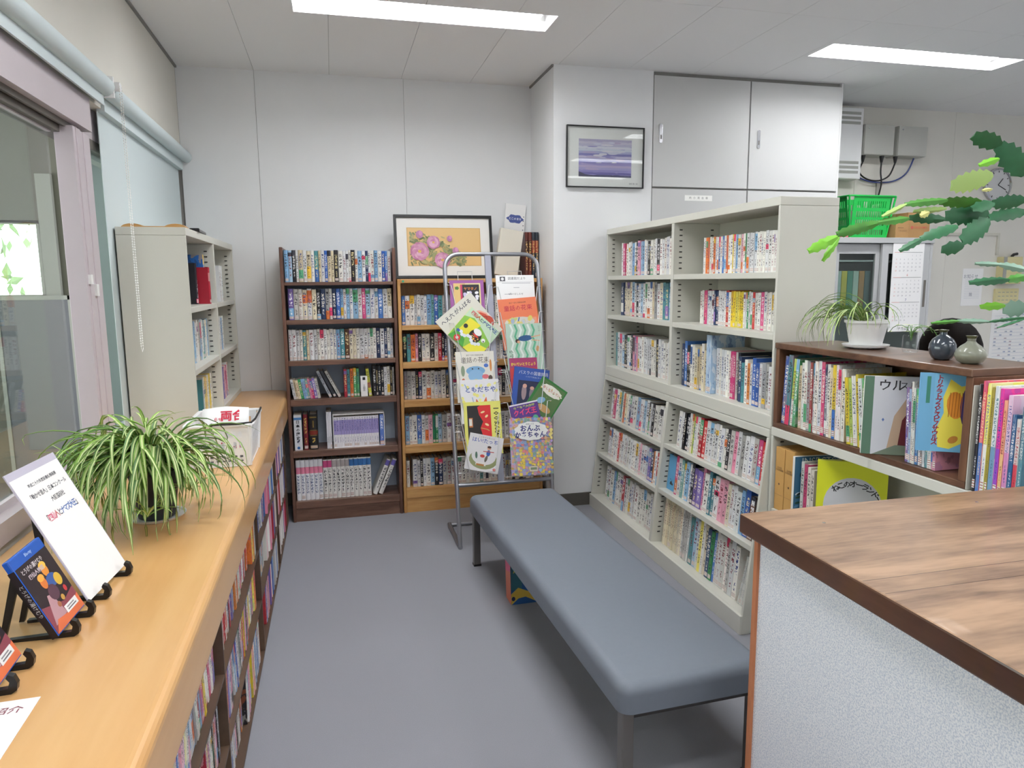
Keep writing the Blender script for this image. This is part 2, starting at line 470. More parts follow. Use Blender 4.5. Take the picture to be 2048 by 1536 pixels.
# the corridor behind the glass
mat('corridor', '#8f8e80', .8); mat('board_grey', '#8c8e92', .55); mat('gap_shade', '#28302c', .6); mat('post_pale', '#c9cbbf', .6)
struct(MB().box(-4.2, 6.05, 0, -.9, 6.2, 1.42).box(-4.2, 6.05, 1.95, -.9, 6.2, ZC).box(-2.09, 6.05, 1.42, -.9, 6.2, 1.95).box(-4.2, 6.05, 1.42, -3.1, 6.2, 1.95).build('wall_corridor_end', 'corridor'))
struct(MB().box(-4.2, -3, 0, -4.1, 6.05, .9).box(-4.2, -3, 2.3, -4.1, 6.05, ZC).box(-4.2, 4.6, .9, -4.1, 6.05, 2.3).box(-4.2, -3, .9, -4.1, -1, 2.3).build('wall_corridor_side', 'corridor'))  # wide unseen opening added so daylight reaches the corridor
struct(MB().box(-4.2, -3.1, 0, -.9, -3, ZC).build('wall_corridor_front', 'corridor'))
w2 = struct(link('window_2', None))
MB().box(-3.1, 6.05, 1.40, -2.07, 6.10, 1.425).box(-3.1, 6.05, 1.945, -2.07, 6.1, 1.97).box(-2.11, 6.05, 1.40, -2.07, 6.1, 1.97).build('window_frame', 'post_pale', w2)
MB().box(-3.1, 6.11, 1.42, -2.09, 6.113, 1.95).build('pane', 'clear_glass', w2)
t = thing('notice_board', 'tall grey board standing in the corridor behind the window glass', 'board', (-2.11, 5.86, 0))
MB().box(-.235, 0, .06, .235, .03, 1.40).build('panel', 'board_grey', t)
MB().box(-.25, -.008, .04, -.225, .04, 1.42).box(.225, -.008, .04, .25, .04, 1.42).box(-.25, -.008, 1.39, .25, .04, 1.42).build('frame', 'post_pale', t)
for sx in (-.2, .2): MB().box(sx - .02, -.15, 0, sx + .02, .18, .05).build('foot', 'alu_dark', t)
t = thing('corridor_post', 'pale square post in the corridor beside the bright far window', 'post', (-2.02, 6.0, 0))
MB().box(-.05, 0, 0, .05, .045, 2.3).build('shaft', 'post_pale', t); MB().box(-.065, -.01, 0, .065, .045, .12).build('plinth', 'alu_dark', t)
t = thing('shade_backing', 'added dark screen behind the gap next to the blue blind', 'backing', (-1.16, 4.0, 0))  # dark sheets put in where the corridor is only unlit
for i in range(2): bevel(MB().box(-.012, -.06 + .47 * i, .05, .012, .40 + .47 * i, 2.1).build('backing_panel', 'gap_shade', t), .004)
for yy in (.0, .42, .8): MB().box(-.1, yy - .02, 0, .1, yy + .02, .05).build('foot', 'black_matte', t)
# planting outside the corridor window
g = MB(); r2 = random.Random(3)
for i in range(900):
    c = Vector((r2.uniform(-5, -.5), r2.uniform(8.2, 9.3), r2.uniform(0, 3.2))); s = r2.uniform(.05, .13)
    a = Euler((r2.uniform(0, 6), r2.uniform(0, 6), r2.uniform(0, 6))).to_matrix()
    g.add([c + a @ Vector(q) * s for q in ((-1, 0, 0), (0, -.45, .1), (1, 0, 0), (0, .45, .1))], [(0, 1, 2, 3)])
tag(g.build('hedge_foliage', 'foliage_out'), 'pale sunlit foliage outside the far corridor window', 'foliage', kind='stuff')
struct(MB().box(-9, 6.3, -.2, 7.2, 16, -.1).build('ground_outside', mat('ground_out', '#9aa58a', .9)))

# ceiling lamps: fluorescent fittings recessed into the ceiling
def ceiling_light(x0, x1, y0, y1, label):
    t = thing('ceiling_light', label, 'ceiling light', ((x0 + x1) / 2, (y0 + y1) / 2, ZC), group='fluorescent ceiling lights')
    w, d = (x1 - x0) / 2, (y1 - y0) / 2
    MB().box(-w, -d, 0, w, -d + .006, .09).box(-w, d - .006, 0, w, d, .09).box(-w, -d, 0, -w + .006, d, .09).box(w - .006, -d, 0, w, d, .09).box(-w, -d, .09, w, d, .096).build('reflector', 'lamp_white', t)
    MB().box(-w + .02, -d + .02, .05, w - .05, d - .02, .058).build('tube_panel', 'lamp_diffuser', t)
    MB().box(w - .045, -d + .006, .05, w - .04, d - .006, .09).build('end_plate', 'lamp_white', t)
for L_ in LIGHTS: ceiling_light(*L_)

# roller blinds and their bead chain
t = thing('roller_blind', 'rolled-up pale grey roller blind above the clear window panes', 'blind', (-.836, 1.05, 2.27), group='roller blinds')
MB().tube([(0, -3.6, 0), (0, 2.18, 0)], .036, 16).build('roller_tube', 'blind', t)
MB().box(-.012, -3.6, -.075, -.004, 2.17, -.03).build('hem_bar', 'blind', t)
MB().box(-.03, 2.18, -.04, .03, 2.195, .04).build('bracket', 'white_plastic', t)
t = thing('roller_blind', 'lowered pale blue roller blind behind the grey shelf on the counter', 'blind', (-.842, 3.30, 2.27), group='roller blinds')
MB().tube([(0, -.03, 0), (0, 1.575, 0)], .034, 16).build('roller_tube', 'blind', t)
MB().box(-.051, .0, -1.40, -.048, 1.565, -.075).box(-.050, .0, -.08, -.02, 1.565, -.02).build('blind_fabric', 'blind', t)
MB().tube([(-.05, .0, -1.405), (-.05, 1.565, -1.405)], .006, 8).build('hem_bar', 'white_plastic', t)
ch = thing('bead_chain', 'white bead pull chain hanging from the blue roller blind', 'chain', (-.79, 3.27, 2.28))
bead = MB().lathe([(.0001, -.0035), (.0035, 0), (.0001, .0035)], 6, cap0=False, cap1=False).mesh('bead', ['chain'])
m = MB()
for sx in (0, .03):
    m.tube([(0, sx - .015, 0), (.0, sx - .012, -1.05)], .0009, 4)
    for i in range(100): m.lathe([(.0001, -.0035), (.0036, 0), (.0001, .0035)], 5, (0, sx - .015, -.0105 * i), cap0=False, cap1=False)
m.tube([(0, -.012, -1.05), (0, .0, -1.065), (0, .018, -1.05)], .0012, 4)
m.build('bead_strand', 'chain', ch)
MB().tube([(-.04, 0, .0), (.0, 0, .0)], .018, 10).build('clutch', 'white_plastic', ch)

# ================================================================ furniture
# wooden counter under the window, with shelves of comics below it
CT = .80
t = thing('counter', 'long orange-brown wooden counter with rounded edge along the window', 'counter', (0, 0, 0))
XF = -.303
poly = [(-.885, -.9), (XF, -.9)] + [(XF - .12 + .12 * math.cos(a), YB - .012 - .12 + .12 * math.sin(a)) for a in [PI / 2 * i / 8 for i in range(9)]] + [(-.885, YB - .012)]
o = MB().prism(poly, CT - .145, CT).build('worktop', 'counter', t); bevel(o, .022, 5)
MB().box(-.885, -.9, 0, -.87, YB - .02, CT - .146).build('back_panel', 'counter_shelf', t)
CB = [0.022, .238, .448]
CX = -.330
for z in CB: MB().box(-.87, -.9, z - .009, CX, 4.5, z).build('shelf_board', 'counter_shelf', t)
DIV = [-.9, .05, 1.0, 1.93, 2.86, 3.79, 4.482]
for y in DIV: MB().box(-.87, y, 0.022, CX + .001, y + .010, CT - .146).build('upright', 'counter_shelf', t)

# steel shelving
def steel_shelf(name, label, fr, W, D, H, tops, cols, slant=0.0, kick=.04, topz=None, group=None, slots=True, btilt=0.0):
    """tops: per column, list of shelf-board top heights; cols: x of each upright (board centres)"""
    t = thing(name, label, 'shelf', fr.o, (0, 0, fr.th), group)
    yf = lambda z: -slant * (1 - z / H)
    def upright(nm, xa, xb):
        H_ = H - .0345; vs = [(xa, yf(0), 0), (xa, D, 0), (xa, D, H_), (xa, yf(H_), H_), (xb, yf(0), 0), (xb, D, 0), (xb, D, H_), (xb, yf(H_), H_)]
        bevel(MB().add(vs, [(0, 3, 2, 1), (4, 5, 6, 7), (0, 1, 5, 4), (1, 2, 6, 5), (2, 3, 7, 6), (3, 0, 4, 7)]).build(nm, 'steel_paint', t), .002)
    hw = .014
    for i, x in enumerate(cols):
        end = i in (0, len(cols) - 1)
        upright('side_panel' if end else 'divider', x - hw if i else 0, x + hw if i < len(cols) - 1 else W)
    bevel(MB().box(0, yf(H) - .001, H - .034, W, D, H).build('top_panel', 'steel_paint', t), .002)
    MB().box(.002, D - .006, .02, W - .002, D, H - .01).build('back_panel', 'steel_inner', t)
    bevel(MB().box(.001, yf(0) - .0015, 0, W - .001, yf(0) + .02, kick - .001).build('kick_plate', 'steel_paint', t), .002)
    for ci in range(len(cols) - 1):
        xa, xb = cols[ci] + (hw if ci else .018), cols[ci + 1] - (hw if ci < len(cols) - 2 else .018)
        for z in tops[ci]:
            ya, yb, dz = yf(z) + .003, D - .007, (D - .007 - yf(z)) * btilt
            bevel(MB().add([(xa, ya, z - .026), (xb, ya, z - .026), (xa, yb, z - .026 - dz), (xb, yb, z - .026 - dz), (xa, ya, z), (xb, ya, z), (xa, yb, z - dz), (xb, yb, z - dz)], [(0, 2, 3, 1), (4, 5, 7, 6), (0, 1, 5, 4), (2, 6, 7, 3), (0, 4, 6, 2), (1, 3, 7, 5)]).build('shelf_board', 'steel_paint', t), .002)
        if slots:
            m = MB()
            for sx in (xa + .0006, xb - .0006):
                for yy in (.04, D - .05):
                    z = kick + .05
                    while z < H - .06:
                        if all(not (q - .03 < z < q + .005) for q in tops[ci]):
                            m.box(sx - .0008, yf(z) + yy - .008, z, sx + .0008, yf(z) + yy + .008, z + .006)
                        z += .028
            tag(m.build('slot_strip', 'slot_dark', t), kind='stuff')
    return t
FU = Frame((1.72, 4.345, .888), -PI / 2)
steel_shelf('steel_bookshelf', 'upper grey steel bookshelf, two bays wide, against the pillar', FU, 1.835, .268, .932,
            [[.058, .39, .638], [.058, .39, .638]], [0, .9175, 1.835], kick=.056, group='grey steel bookshelves')
FLo = Frame((1.716, 4.345, 0), -PI / 2)
steel_shelf('steel_bookshelf', 'lower grey steel bookshelf with sloping front, behind the grey bench', FLo, 1.835, .30, .886,
            [[.085, .372, .622], [.085, .385, .632]], [0, .9175, 1.835], slant=.10, kick=.085, btilt=.0902, group='grey steel bookshelves')
FN = Frame((1.72, 2.505, 0), -PI / 2)
steel_shelf('steel_bookshelf', 'low grey steel bookshelf under the brown wooden book case, beside the desk', FN, 1.06, .28, .90,
            [[.085, .56]], [0, 1.06], kick=.085, group='grey steel bookshelves')
FC = Frame((-.607, 3.37, CT), PI / 2)
steel_shelf('steel_bookshelf', 'grey steel shelf standing on the wooden counter by the window', FC, 1.49, .275, .94,
            [[.03, .315, .595], [.03, .315, .595]], [0, .745, 1.49], kick=.03, group='grey steel bookshelves')

# wooden bookcases on the back wall
def wood_case(name, label, fr, W, D, H, shelves, mv, mh, backm, top=True, th=.02, plinth=.13):
    t = thing(name, label, 'bookcase', fr.o, (0, 0, fr.th))
    for x in (0, W - th): bevel(MB().box(x, 0, 0, x + th, D, H).build('side_panel', mv, t), .004)
    for z, k in shelves:
        bevel(MB().box(th, .004, z - k, W - th, D * .62, z).build('shelf_board', mh, t), .002)
    if top: bevel(MB().box(th, 0, H - .025, W - th, D, H).build('top_board', mh, t), .002)
    MB().box(th, .012, 0, W - th, .03, plinth - .001).build('plinth', mh, t)
    MB().box(th * .5, D * .62, 0, W - th * .5, D * .62 + .01, H - .01).build('back_panel', backm, t)
    return t
FB = Frame((-.302, 4.505, 0), 0)
wood_case('wooden_bookcase', 'tall dark brown wooden bookcase with pale blue back panel', FB, .688, .375, 1.71,
          [(1.502, .02), (1.273, .028), (1.023, .03), (.781, .04), (.457, .042), (.131, .045)], 'wood_brown', 'wood_brown_h', 'back_blue', top=False, plinth=.086)
FT = Frame((.392, 4.505, 0), 0)
wood_case('wooden_bookcase', 'light tan wooden bookcase behind the magazine rack', FT, .945, .375, 1.516,
          [(1.224, .028), (.989, .038), (.743, .042), (.445, .046), (.157, .06)], 'wood_tan', 'wood_tan_h', 'wood_tan', top=True, plinth=.097)
MB().box(.03, -.0012, 1.496, .042, 0, 1.508).build('sticker', mat('sticker_green', '#1f9a78', .5), bpy.data.objects['wooden_bookcase.001'])

# brown wooden case on the low steel shelf
FK = Frame((1.722, 2.50, .901), -PI / 2)
t = thing('wooden_book_case', 'open brown wooden book case full of picture books, topped by the vases', 'bookcase', FK.o, (0, 0, FK.th))
bevel(MB().box(0, -.006, .322, .915, .285, .345).build('top_board', 'case_wood', t), .003)
bevel(MB().box(0, 0, 0, .915, .27, .02).build('bottom_board', 'case_wood', t), .002)
bevel(MB().box(0, 0, .02, .022, .27, .322).build('side_panel', 'case_wood_v', t), .002)
bevel(MB().box(.89, 0, .02, .915, .27, .322).build('side_panel', 'case_wood_v', t), .002)
MB().box(.022, .26, .02, .89, .27, .322).build('back_panel', 'case_wood_v', t)

# grey bench
t = thing('bench', 'long grey vinyl padded bench with steel legs', 'bench', (.93, 2.65, 0), (0, 0, math.radians(2.3)))
bm = bmesh.new(); bmesh.ops.create_cube(bm, size=1)
for v in bm.verts: v.co = Vector((v.co.x * .48, v.co.y * 1.90, v.co.z * .085 + .3375))
bmesh.ops.bevel(bm, geom=[e for e in bm.edges if abs(e.verts[0].co.z - e.verts[1].co.z) > .01], offset=.04, segments=5, affect='EDGES', profile=.5)
bmesh.ops.bevel(bm, geom=[e for e in bm.edges if e.verts[0].co.z > .37 and e.verts[1].co.z > .37], offset=.032, segments=5, affect='EDGES', profile=.5)
for f in bm.faces: f.smooth = True
me = bpy.data.meshes.new('cushion'); bm.to_mesh(me); bm.free(); me.materials.append(MATS['vinyl']); me.set_sharp_from_angle(angle=math.radians(50))
link('cushion', me, t)
pp = rounded(.472, 1.892, .04, 5, -.236, -.946)
MB().tube([(x, y, .345) for x, y in pp], .0035, 6, closed=True).build('piping', 'vinyl', t)
MB().box(-.215, -.925, .268, .215, -.90, .295).box(-.215, .90, .268, .215, .925, .295).box(-.215, -.925, .268, -.19, .925, .295).box(.19, -.925, .268, .215, .925, .295).build('frame_rail', 'rail_dark', t)
for sx in (-.21, .21):
    for sy in (-.915, .905):
        bevel(MB().box(sx - .018, sy - .018, .008, sx + .018, sy + .018, .297).build('leg', 'leg_steel', t), .003)
        MB().box(sx - .02, sy - .02, 0, sx + .02, sy + .02, .01).build('foot_cap', 'black', t)

# service desk in the right foreground
DZ = .95
t = thing('service_desk', 'service desk with brown wooden top and speckled white side panel', 'desk', (0, 0, 0))
o = MB().box(.913, -.7, DZ - .046, 2.3, 1.44, DZ, 0).build('desk_top', 'desk_wood', t); bevel(o, .004)
o.data.materials.append(MATS['desk_edge'])
for p in o.data.polygons:
    if abs(p.normal.z) < .5: p.material_index = 1
m, nt, b = _new('speckled_laminate'); MATS['speckle'] = m
tc = node(nt, 'ShaderNodeTexCoord'); v1 = node(nt, 'ShaderNodeTexNoise'); v1.inputs['Scale'].default_value = 330; v1.inputs['Detail'].default_value = 2
nt.links.new(tc.outputs['Object'], v1.inputs['Vector'])
cr = node(nt, 'ShaderNodeValToRGB'); cr.color_ramp.elements[0].position = .36; cr.color_ramp.elements[0].color = lin('#ccd3e2'); cr.color_ramp.elements[1].position = .58; cr.color_ramp.elements[1].color = lin('#f6f7fc')
nt.links.new(v1.outputs[0], cr.inputs[0]); nt.links.new(cr.outputs[0], b.inputs['Base Color']); b.inputs['Roughness'].default_value = .55
MB().box(.945, -.68, .0, .965, 1.398, DZ - .046).build('side_panel', 'speckle', t)
MB().box(.965, 1.38, .0, 2.28, 1.40, DZ - .046).build('end_panel', 'speckle', t)
mat('copper_edge', '#c07a52', .4)
MB().box(.938, 1.398, 0, .966, 1.412, DZ - .046).build('edge_strip', 'copper_edge', t)
for (x, y) in ((1.06, 1.33), (1.17, .92), (1.52, 1.36)):
    MB().lathe([(.004, 0), (.004, .0008)], 8, (x, y, DZ - .0002)).build('screw_head', 'chrome', t)
for (y, xe) in ((1.04, 2.3), (.985, 2.3)):
    MB().box(.92, y, DZ - .0003, xe, y + .0016, DZ + .0002).build('board_joint', 'desk_edge', t)

# built-in wall cabinet right of the pillar
t = thing('wall_cabinet', 'tall off-white built-in cabinet with four doors next to the pillar', 'cabinet', (2.035, 4.365, 0))
MB().box(0, .02, 0, 1.40, .525, ZC).build('carcass', 'seam', t)
MB().box(1.386, .0, 0, 1.40, .525, ZC).build('end_panel', 'door_laminate', t)
for (x0, x1, z0, z1, hx, hz) in ((.004, .690, 2.098, 2.785, .055, 2.43), (.699, 1.386, 2.098, 2.785, .765, 2.42), (.004, .690, .06, 2.086, .055, 1.1), (.699, 1.386, .06, 2.086, .765, 1.1)):
    d = bevel(MB().box(x0, 0, z0, x1, .02, z1).build('door', 'door_laminate', t), .0015)
    h = bevel(MB().prism(rounded(.022, .12, .009, 4, hx - .011, hz - .06), -.004, .004, 0, Matrix.Rotation(PI / 2, 4, 'X')).build('handle', 'chrome', d), .001)
    MB().box(hx - .004, -.0055, hz - .035, hx + .004, -.003, hz - .01).build('lock', 'alu_dark', h)
a = Art(.20, .036).rect(0, 0, 1, 1, '#f7f6f2')
for i, c in enumerate('内小湾台帳'): a.text(c, .2 + .15 * i, .5, .085, '#4a4a4a')
a.build('name_plate', t, face_matrix((.235, -.0002, 2.012), (1, 0, 0), (0, 0, 1)))

# ================================================================ books on shelves
def _unit_book(hard):
    v = []; f = []; uvs = []; mi = []
    def quad(ps, uv=None, m=0):
        o = len(v); v.extend(ps); f.append(tuple(range(o, o + len(ps)))); mi.append(m)
        uvs.append(uv if uv else [(-2 + p[0] * .2, p[2]) for p in ps])
    prof = [(-.5, .035), (-.32, .01), (0, 0), (.32, .01), (.5, .035)] if hard else [(-.5, 0), (.5, 0)]
    for (xa, ya), (xb, yb) in zip(prof, prof[1:]):
        quad([(xa, ya, 0), (xb, yb, 0), (xb, yb, 1), (xa, ya, 1)], [(xa + .5, 0), (xb + .5, 0), (xb + .5, 1), (xa + .5, 1)])
    y0 = prof[0][1]
    b = .09 if hard else .03; zi = .022 if hard else .002; yi = .965 if hard else .998
    quad([(-.5, 1, 0), (-.5, y0, 0), (-.5, y0, 1), (-.5, 1, 1)])
    quad([(.5, y0, 0), (.5, 1, 0), (.5, 1, 1), (.5, y0, 1)])
    for z, rev in ((0, True), (1, False)):
        for xs in ((-.5, -.5 + b), (.5 - b, .5)):
            p = [(xs[0], y0, z), (xs[1], y0, z), (xs[1], 1, z), (xs[0], 1, z)]; quad(p[::-1] if rev else p)
        cap = [(x, y, z) for x, y in prof] + [(.5 - b, .06, z), (-.5 + b, .06, z)]; quad(cap[::-1] if rev else cap)
    for s in (-1, 1):
        x0, x1 = (-.5, -.5 + b) if s < 0 else (.5 - b, .5)
        quad([(x1, 1, 0), (x0, 1, 0), (x0, 1, 1), (x1, 1, 1)])
        xi = x1 if s < 0 else x0
        p = [(xi, .06, 0), (xi, 1, 0), (xi, 1, 1), (xi, .06, 1)]; quad(p if s < 0 else p[::-1])
    xa, xb = -.5 + b, .5 - b
    quad([(xa, .05, 1 - zi), (xb, .05, 1 - zi), (xb, yi, 1 - zi), (xa, yi, 1 - zi)], m=1)
    quad([(xa, yi, zi), (xb, yi, zi), (xb, .05, zi), (xa, .05, zi)], m=1)
    quad([(xb, yi, zi), (xa, yi, zi), (xa, yi, 1 - zi), (xb, yi, 1 - zi)], m=1)
    me = bpy.data.meshes.new('book_block' if hard else 'paperback_block'); me.from_pydata(v, [], f)
    me.materials.append(MATS['book']); me.materials.append(MATS['page'])
    me.polygons.foreach_set('material_index', mi)
    ul = me.uv_layers.new(name='UVMap')
    ul.data.foreach_set('uv', [c for q in uvs for p in q for c in p])
    me.update()
    return me
UB = {True: _unit_book(True), False: _unit_book(False)}
PAL = dict(w=('white', ['#e9e8e4', '#dfe0e0', '#eceae2', '#e4e2da', '#d9dadc']), c=('cream', ['#e3d9bd', '#dccfae', '#e6dcc4']), s=('grey', ['#a9a8a4', '#b9b7b2', '#9b9c9e', '#c2c0bb']),
           k=('black', ['#1c1c20', '#26252a', '#222832']), n=('brown', ['#6e4a34', '#5d3b2a', '#7b5a3e']), r=('red', ['#b5313a', '#c23a3c', '#a32a3c']), o=('orange', ['#d9763a', '#e08a45', '#cf6a3a']),
           y=('yellow', ['#e8cf3a', '#e0c22e', '#efe06a']), l=('lime', ['#b7c94a', '#c7d23e']), g=('green', ['#3e9a62', '#5aa56a', '#2f8a55']), t=('teal', ['#4e8f97', '#3f7f8c', '#6fa5a5']),
           b=('blue', ['#3c66b4', '#2d59a8', '#4a78bd']), a=('light blue', ['#8fb6d6', '#7fa9cf', '#a7c5dc']), d=('navy', ['#2c3c60', '#27365a', '#33456b']), v=('violet', ['#7c6bb0', '#8f7fc0', '#6d5a9e']),
           p=('pink', ['#e6a0b4', '#dd8ca6', '#eab4c2']), m=('magenta', ['#cc3f7a', '#d44f86', '#c23570']), e=('beige', ['#d2c2a2', '#c8b692']))
BANDS = ['#e2476e', '#3f6fb5', '#e4b93e', '#57a578', '#8a6bb0', '#e8e6e0', '#3a3a44', '#d9773f', '#7fb0d4']
def make_book(hard, t, d, h, loc, rot, col, ink, band, lay, label, group, name, cat, pic=0.0):
    o = bpy.data.objects.new(name, UB[hard]); COL.objects.link(o)
    o.scale = (t, d, h); o.location = loc; o.rotation_euler = rot; o.color = lin(col)
    o['asp'] = h / t; o['ink'] = lin(ink)[:3]; o['band'] = lin(band)[:3]; o['lay'] = [float(q) for q in lay]; o['pic'] = float(pic)
    return tag(o, label, cat, group)
def shade(hx, r, amt=.06):
    h = hx.lstrip('#'); k = 1 + r.uniform(-amt, amt)
    return '#' + ''.join('%02x' % max(0, min(255, int(int(h[i:i + 2], 16) * k))) for i in (0, 2, 4))
def book_row(fr, x0, x1, y, z, spec, h, d, where, group, name='hardback_book', kindword='hardback', cat='hardback book', hard=True, hj=.05, tilt=0, lean=0, bandp=.3, pic=0.0,
             seed=0, side='left', tmin=.7, tmax=1.35, start=1, ymode=.006, slack=.004, base_t=None):
    """one shelf row; spec letters give each book's colour from left to right ('_' leaves a gap)"""
    r = random.Random(seed * 131 + len(spec) * 7 + int(z * 1000))
    ws = [r.uniform(tmin, tmax) for c in spec]
    L = (x1 - x0 - slack) if base_t is None else base_t * len(spec)
    tot = sum(ws); ws = [w / tot * L for w in ws]
    x = x0; out = []; n = start
    cl = math.cos(lean)
    for c, w in zip(spec, ws):
        if c == '_': x += w; continue
        nm, cs = PAL[c]; col = shade(r.choice(cs), r)
        dark = c in 'knrdbtgvm' and not (c in 'tg' and r.random() < .4)
        ink = r.choice(['#f0ece0', '#e8d9a0', '#f4f4f4']) if dark else r.choice(['#24242a', '#2b2b33', '#34303a', '#2d3f7a', '#7a2a34'])
        lo = hi = 0
        if r.random() < bandp:
            lo = r.choice([.0, .72, .55, .82, .1]); hi = lo + r.choice([.12, .18, .28, .4])
        t = w * .965; hh = h * (1 + r.uniform(-hj, hj * .6)); dd = d * r.uniform(.93, 1.0)
        zz = z + .0006 + (abs(math.sin(lean)) * t / 2)
        p = fr(x + w / 2, y + r.uniform(0, ymode), zz)
        o = make_book(hard, t * cl, dd, hh, p, (-tilt, lean, fr.th), col, ink, shade(r.choice(BANDS), r), (lo, hi, r.uniform(.82, .93)),
                      '%s %s, %s from %s, %s' % (nm, kindword, ORD(n), side, where), group, name, cat, pic)
        out.append(o); x += w; n += 1
    return out
def special(fr, x, y, z, t, d, h, col, label, group=None, ink='#24242a', band='#c8c8c8', lay=(0, 0, .9), hard=True, lean=0, tilt=0, name='hardback_book', cat='hardback book', pic=0):
    zz = z + .0006 + abs(math.sin(lean)) * t / 2
    return make_book(hard, t, d, h, fr(x, y, zz), (-tilt, lean, fr.th), col, ink, band, lay, label, group, name, cat, pic)

# --- dark brown bookcase
G = lambda s, c: 'books on the %s of the %s' % (s, c)
BC = 'brown bookcase'
book_row(FB, .024, .664, .030, 1.502, 'aakwewcwtewbcckwwwwkwawdwwawbbw', .19, .13, 'top shelf of dark brown bookcase', G('top shelf', BC), seed=1, hj=.025, bandp=.45)
book_row(FB, .036, .664, .034, 1.273, 'vswcwckdswdbawawawmawwbwc', .186, .13, 'second shelf of dark brown bookcase', G('second shelf', BC), seed=2, hj=.02, bandp=.5)
book_row(FB, .026, .664, .034, 1.023, 'wwwwtcwwwwwwwwatnccwwwwwwdwdww', .188, .13, 'third shelf of dark brown bookcase', G('third shelf', BC), seed=3, hj=.02, bandp=.25)
g4 = G('fourth shelf', BC)
book_row(FB, .04, .205, .034, .781, 'wecgaatpmvs', .125, .10, 'small books on fourth shelf of dark brown bookcase', g4, 'paperback_book', 'paperback', 'paperback', False, seed=4, lean=-.16, bandp=.3)
for i, (x, c) in enumerate(((.262, '#9aa0a8'), (.290, '#33363c'), (.318, '#b9b9b4'))):
    special(FB, x, .04, .781, .016, .12, .185, c, '%s slim book leaning left, %s of three on the fourth shelf' % (('grey', 'black', 'pale')[i], ('first', 'middle', 'last')[i]), g4, lean=-.42 - .02 * i, hard=False, name='paperback_book', cat='paperback')
book_row(FB, .345, .445, .034, .781, 'rtogg', .18, .12, 'middle group on fourth shelf of dark brown bookcase', g4, seed=5, bandp=.4)
t = thing('shelf_marker', 'white card shelf marker standing on the fourth shelf of the brown bookcase', 'shelf marker', FB(.448, .030, .7815))
bevel(MB().box(0, 0, 0, .042, .05, .128).build('card', 'white_paper', t), .001)
Art(.042, .128).rect(.3, .82, .7, .96, '#24242a').text('三\n国\n志', .5, .42, .36, '#33333a').build('lettering', t, face_matrix((0, -.0002, 0), (1, 0, 0), (0, 0, 1)))
special(FB, .508, .04, .781, .018, .12, .175, '#d9d94a', 'yellow slim book leaning right against black hardbacks on the fourth shelf', g4, lean=-.10, ink='#403040', band='#a06040', lay=(.3, .5, .9), hard=False, name='paperback_book', cat='paperback')
book_row(FB, .525, .664, .034, .781, 'kkkkwwks', .188, .12, 'dark end group on fourth shelf of brown bookcase', g4, seed=6, bandp=.2)
g5 = G('fifth shelf', BC)
o = special(FB, .054, .03, .457, .046, .15, .225, '#e8eaee', 'white boxed history volume with large black vertical title, fifth shelf', g5, lay=(.86, .93, -1), band='#4a7fb8', hard=False)
a = Art(.046, .225)
for i, c in enumerate('日本の歴史'): a.text(c, .5, .80 - .115 * i, .52, '#1c1c22', bold=.02)
a.text('図\n説', .5, .24, .22, '#5a6a8a').ell(.5, .07, .2, .2, '#2f6fb5').build('title_lettering', o, Matrix.Diagonal((1 / .046, 1 / .15, 1 / .225, 1)) @ face_matrix((-.023, -.0003, 0), (1, 0, 0), (0, 0, 1)))
special(FB, .100, .035, .457, .026, .15, .225, '#7a2230', 'dark red hardback with gold title beside the white boxed history volume', g5, ink='#d8b860', lay=(0, 0, .9))
o = special(FB, .147, .03, .457, .050, .15, .225, '#17181a', 'thick black leather volume with gold bands and red label, fifth shelf', g5, ink='#c8a850', lay=(.42, .53, -1), band='#7d2a1c')
a = Art(.050, .225)
for q in (.06, .095, .40, .545, .90, .925): a.rect(.08, q, .92, q + .008, '#c8a850')
a.text('日\n本\n史\n年\n表', .5, .72, .19, '#c8a850').build('gold_tooling', o, Matrix.Diagonal((1 / .05, 1 / .15, 1 / .225, 1)) @ face_matrix((-.025, -.0006, 0), (1, 0, 0), (0, 0, 1)))
for i in range(3): special(FB, .232 + .0105 * i, .03, .457, .0095, .17, .235, '#e4e4ea', 'slim white magazine, %s of three beside the boxed purple set' % ('first', 'second', 'third')[i], g5, lay=(0, 0, -1), hard=False, name='magazine', cat='magazine')
t = thing('slipcase', 'black-lined card slipcase holding the purple and white book set', 'slipcase', FB(.266, .028, .4575))
MB().box(0, 0, 0, .004, .14, .215).box(.318, 0, 0, .322, .14, .215).box(0, 0, .211, .322, .14, .216).box(0, .136, 0, .322, .14, .215).box(0, 0, 0, .322, .14, .002).build('case_shell', 'white_paper', t)
for i in range(18): special(FB, .2795 + .0155 * i, .034, .459, .0148, .12, .196, '#f0eef2', 'thin purple and white volume, %s from the left in the slipcase' % ORD(i + 1), 'volumes of the boxed purple set', ink='#3f3f86', lay=(.42, .90, .98), band='#a79bd0', hard=False, name='paperback_book', cat='paperback')
special(FB, .5700, .034, .459, .025, .12, .200, '#5f7fc8', 'blue wide volume at the right end of the boxed purple set', 'volumes of the boxed purple set', ink='#f4f4fa', lay=(.02, .14, .96), band='#c9a08a', hard=False, name='paperback_book', cat='paperback')
g6 = G('bottom shelf', BC)
for i in range(6): special(FB, .041 + .0272 * i, .03, .131, .026, .16, .262, '#f1f1f4', 'white volume with pink band, %s of six at the left of the bottom shelf' % ORD(i + 1), g6, ink='#56688c', lay=(.66, .82, .62), band='#e88aa6')
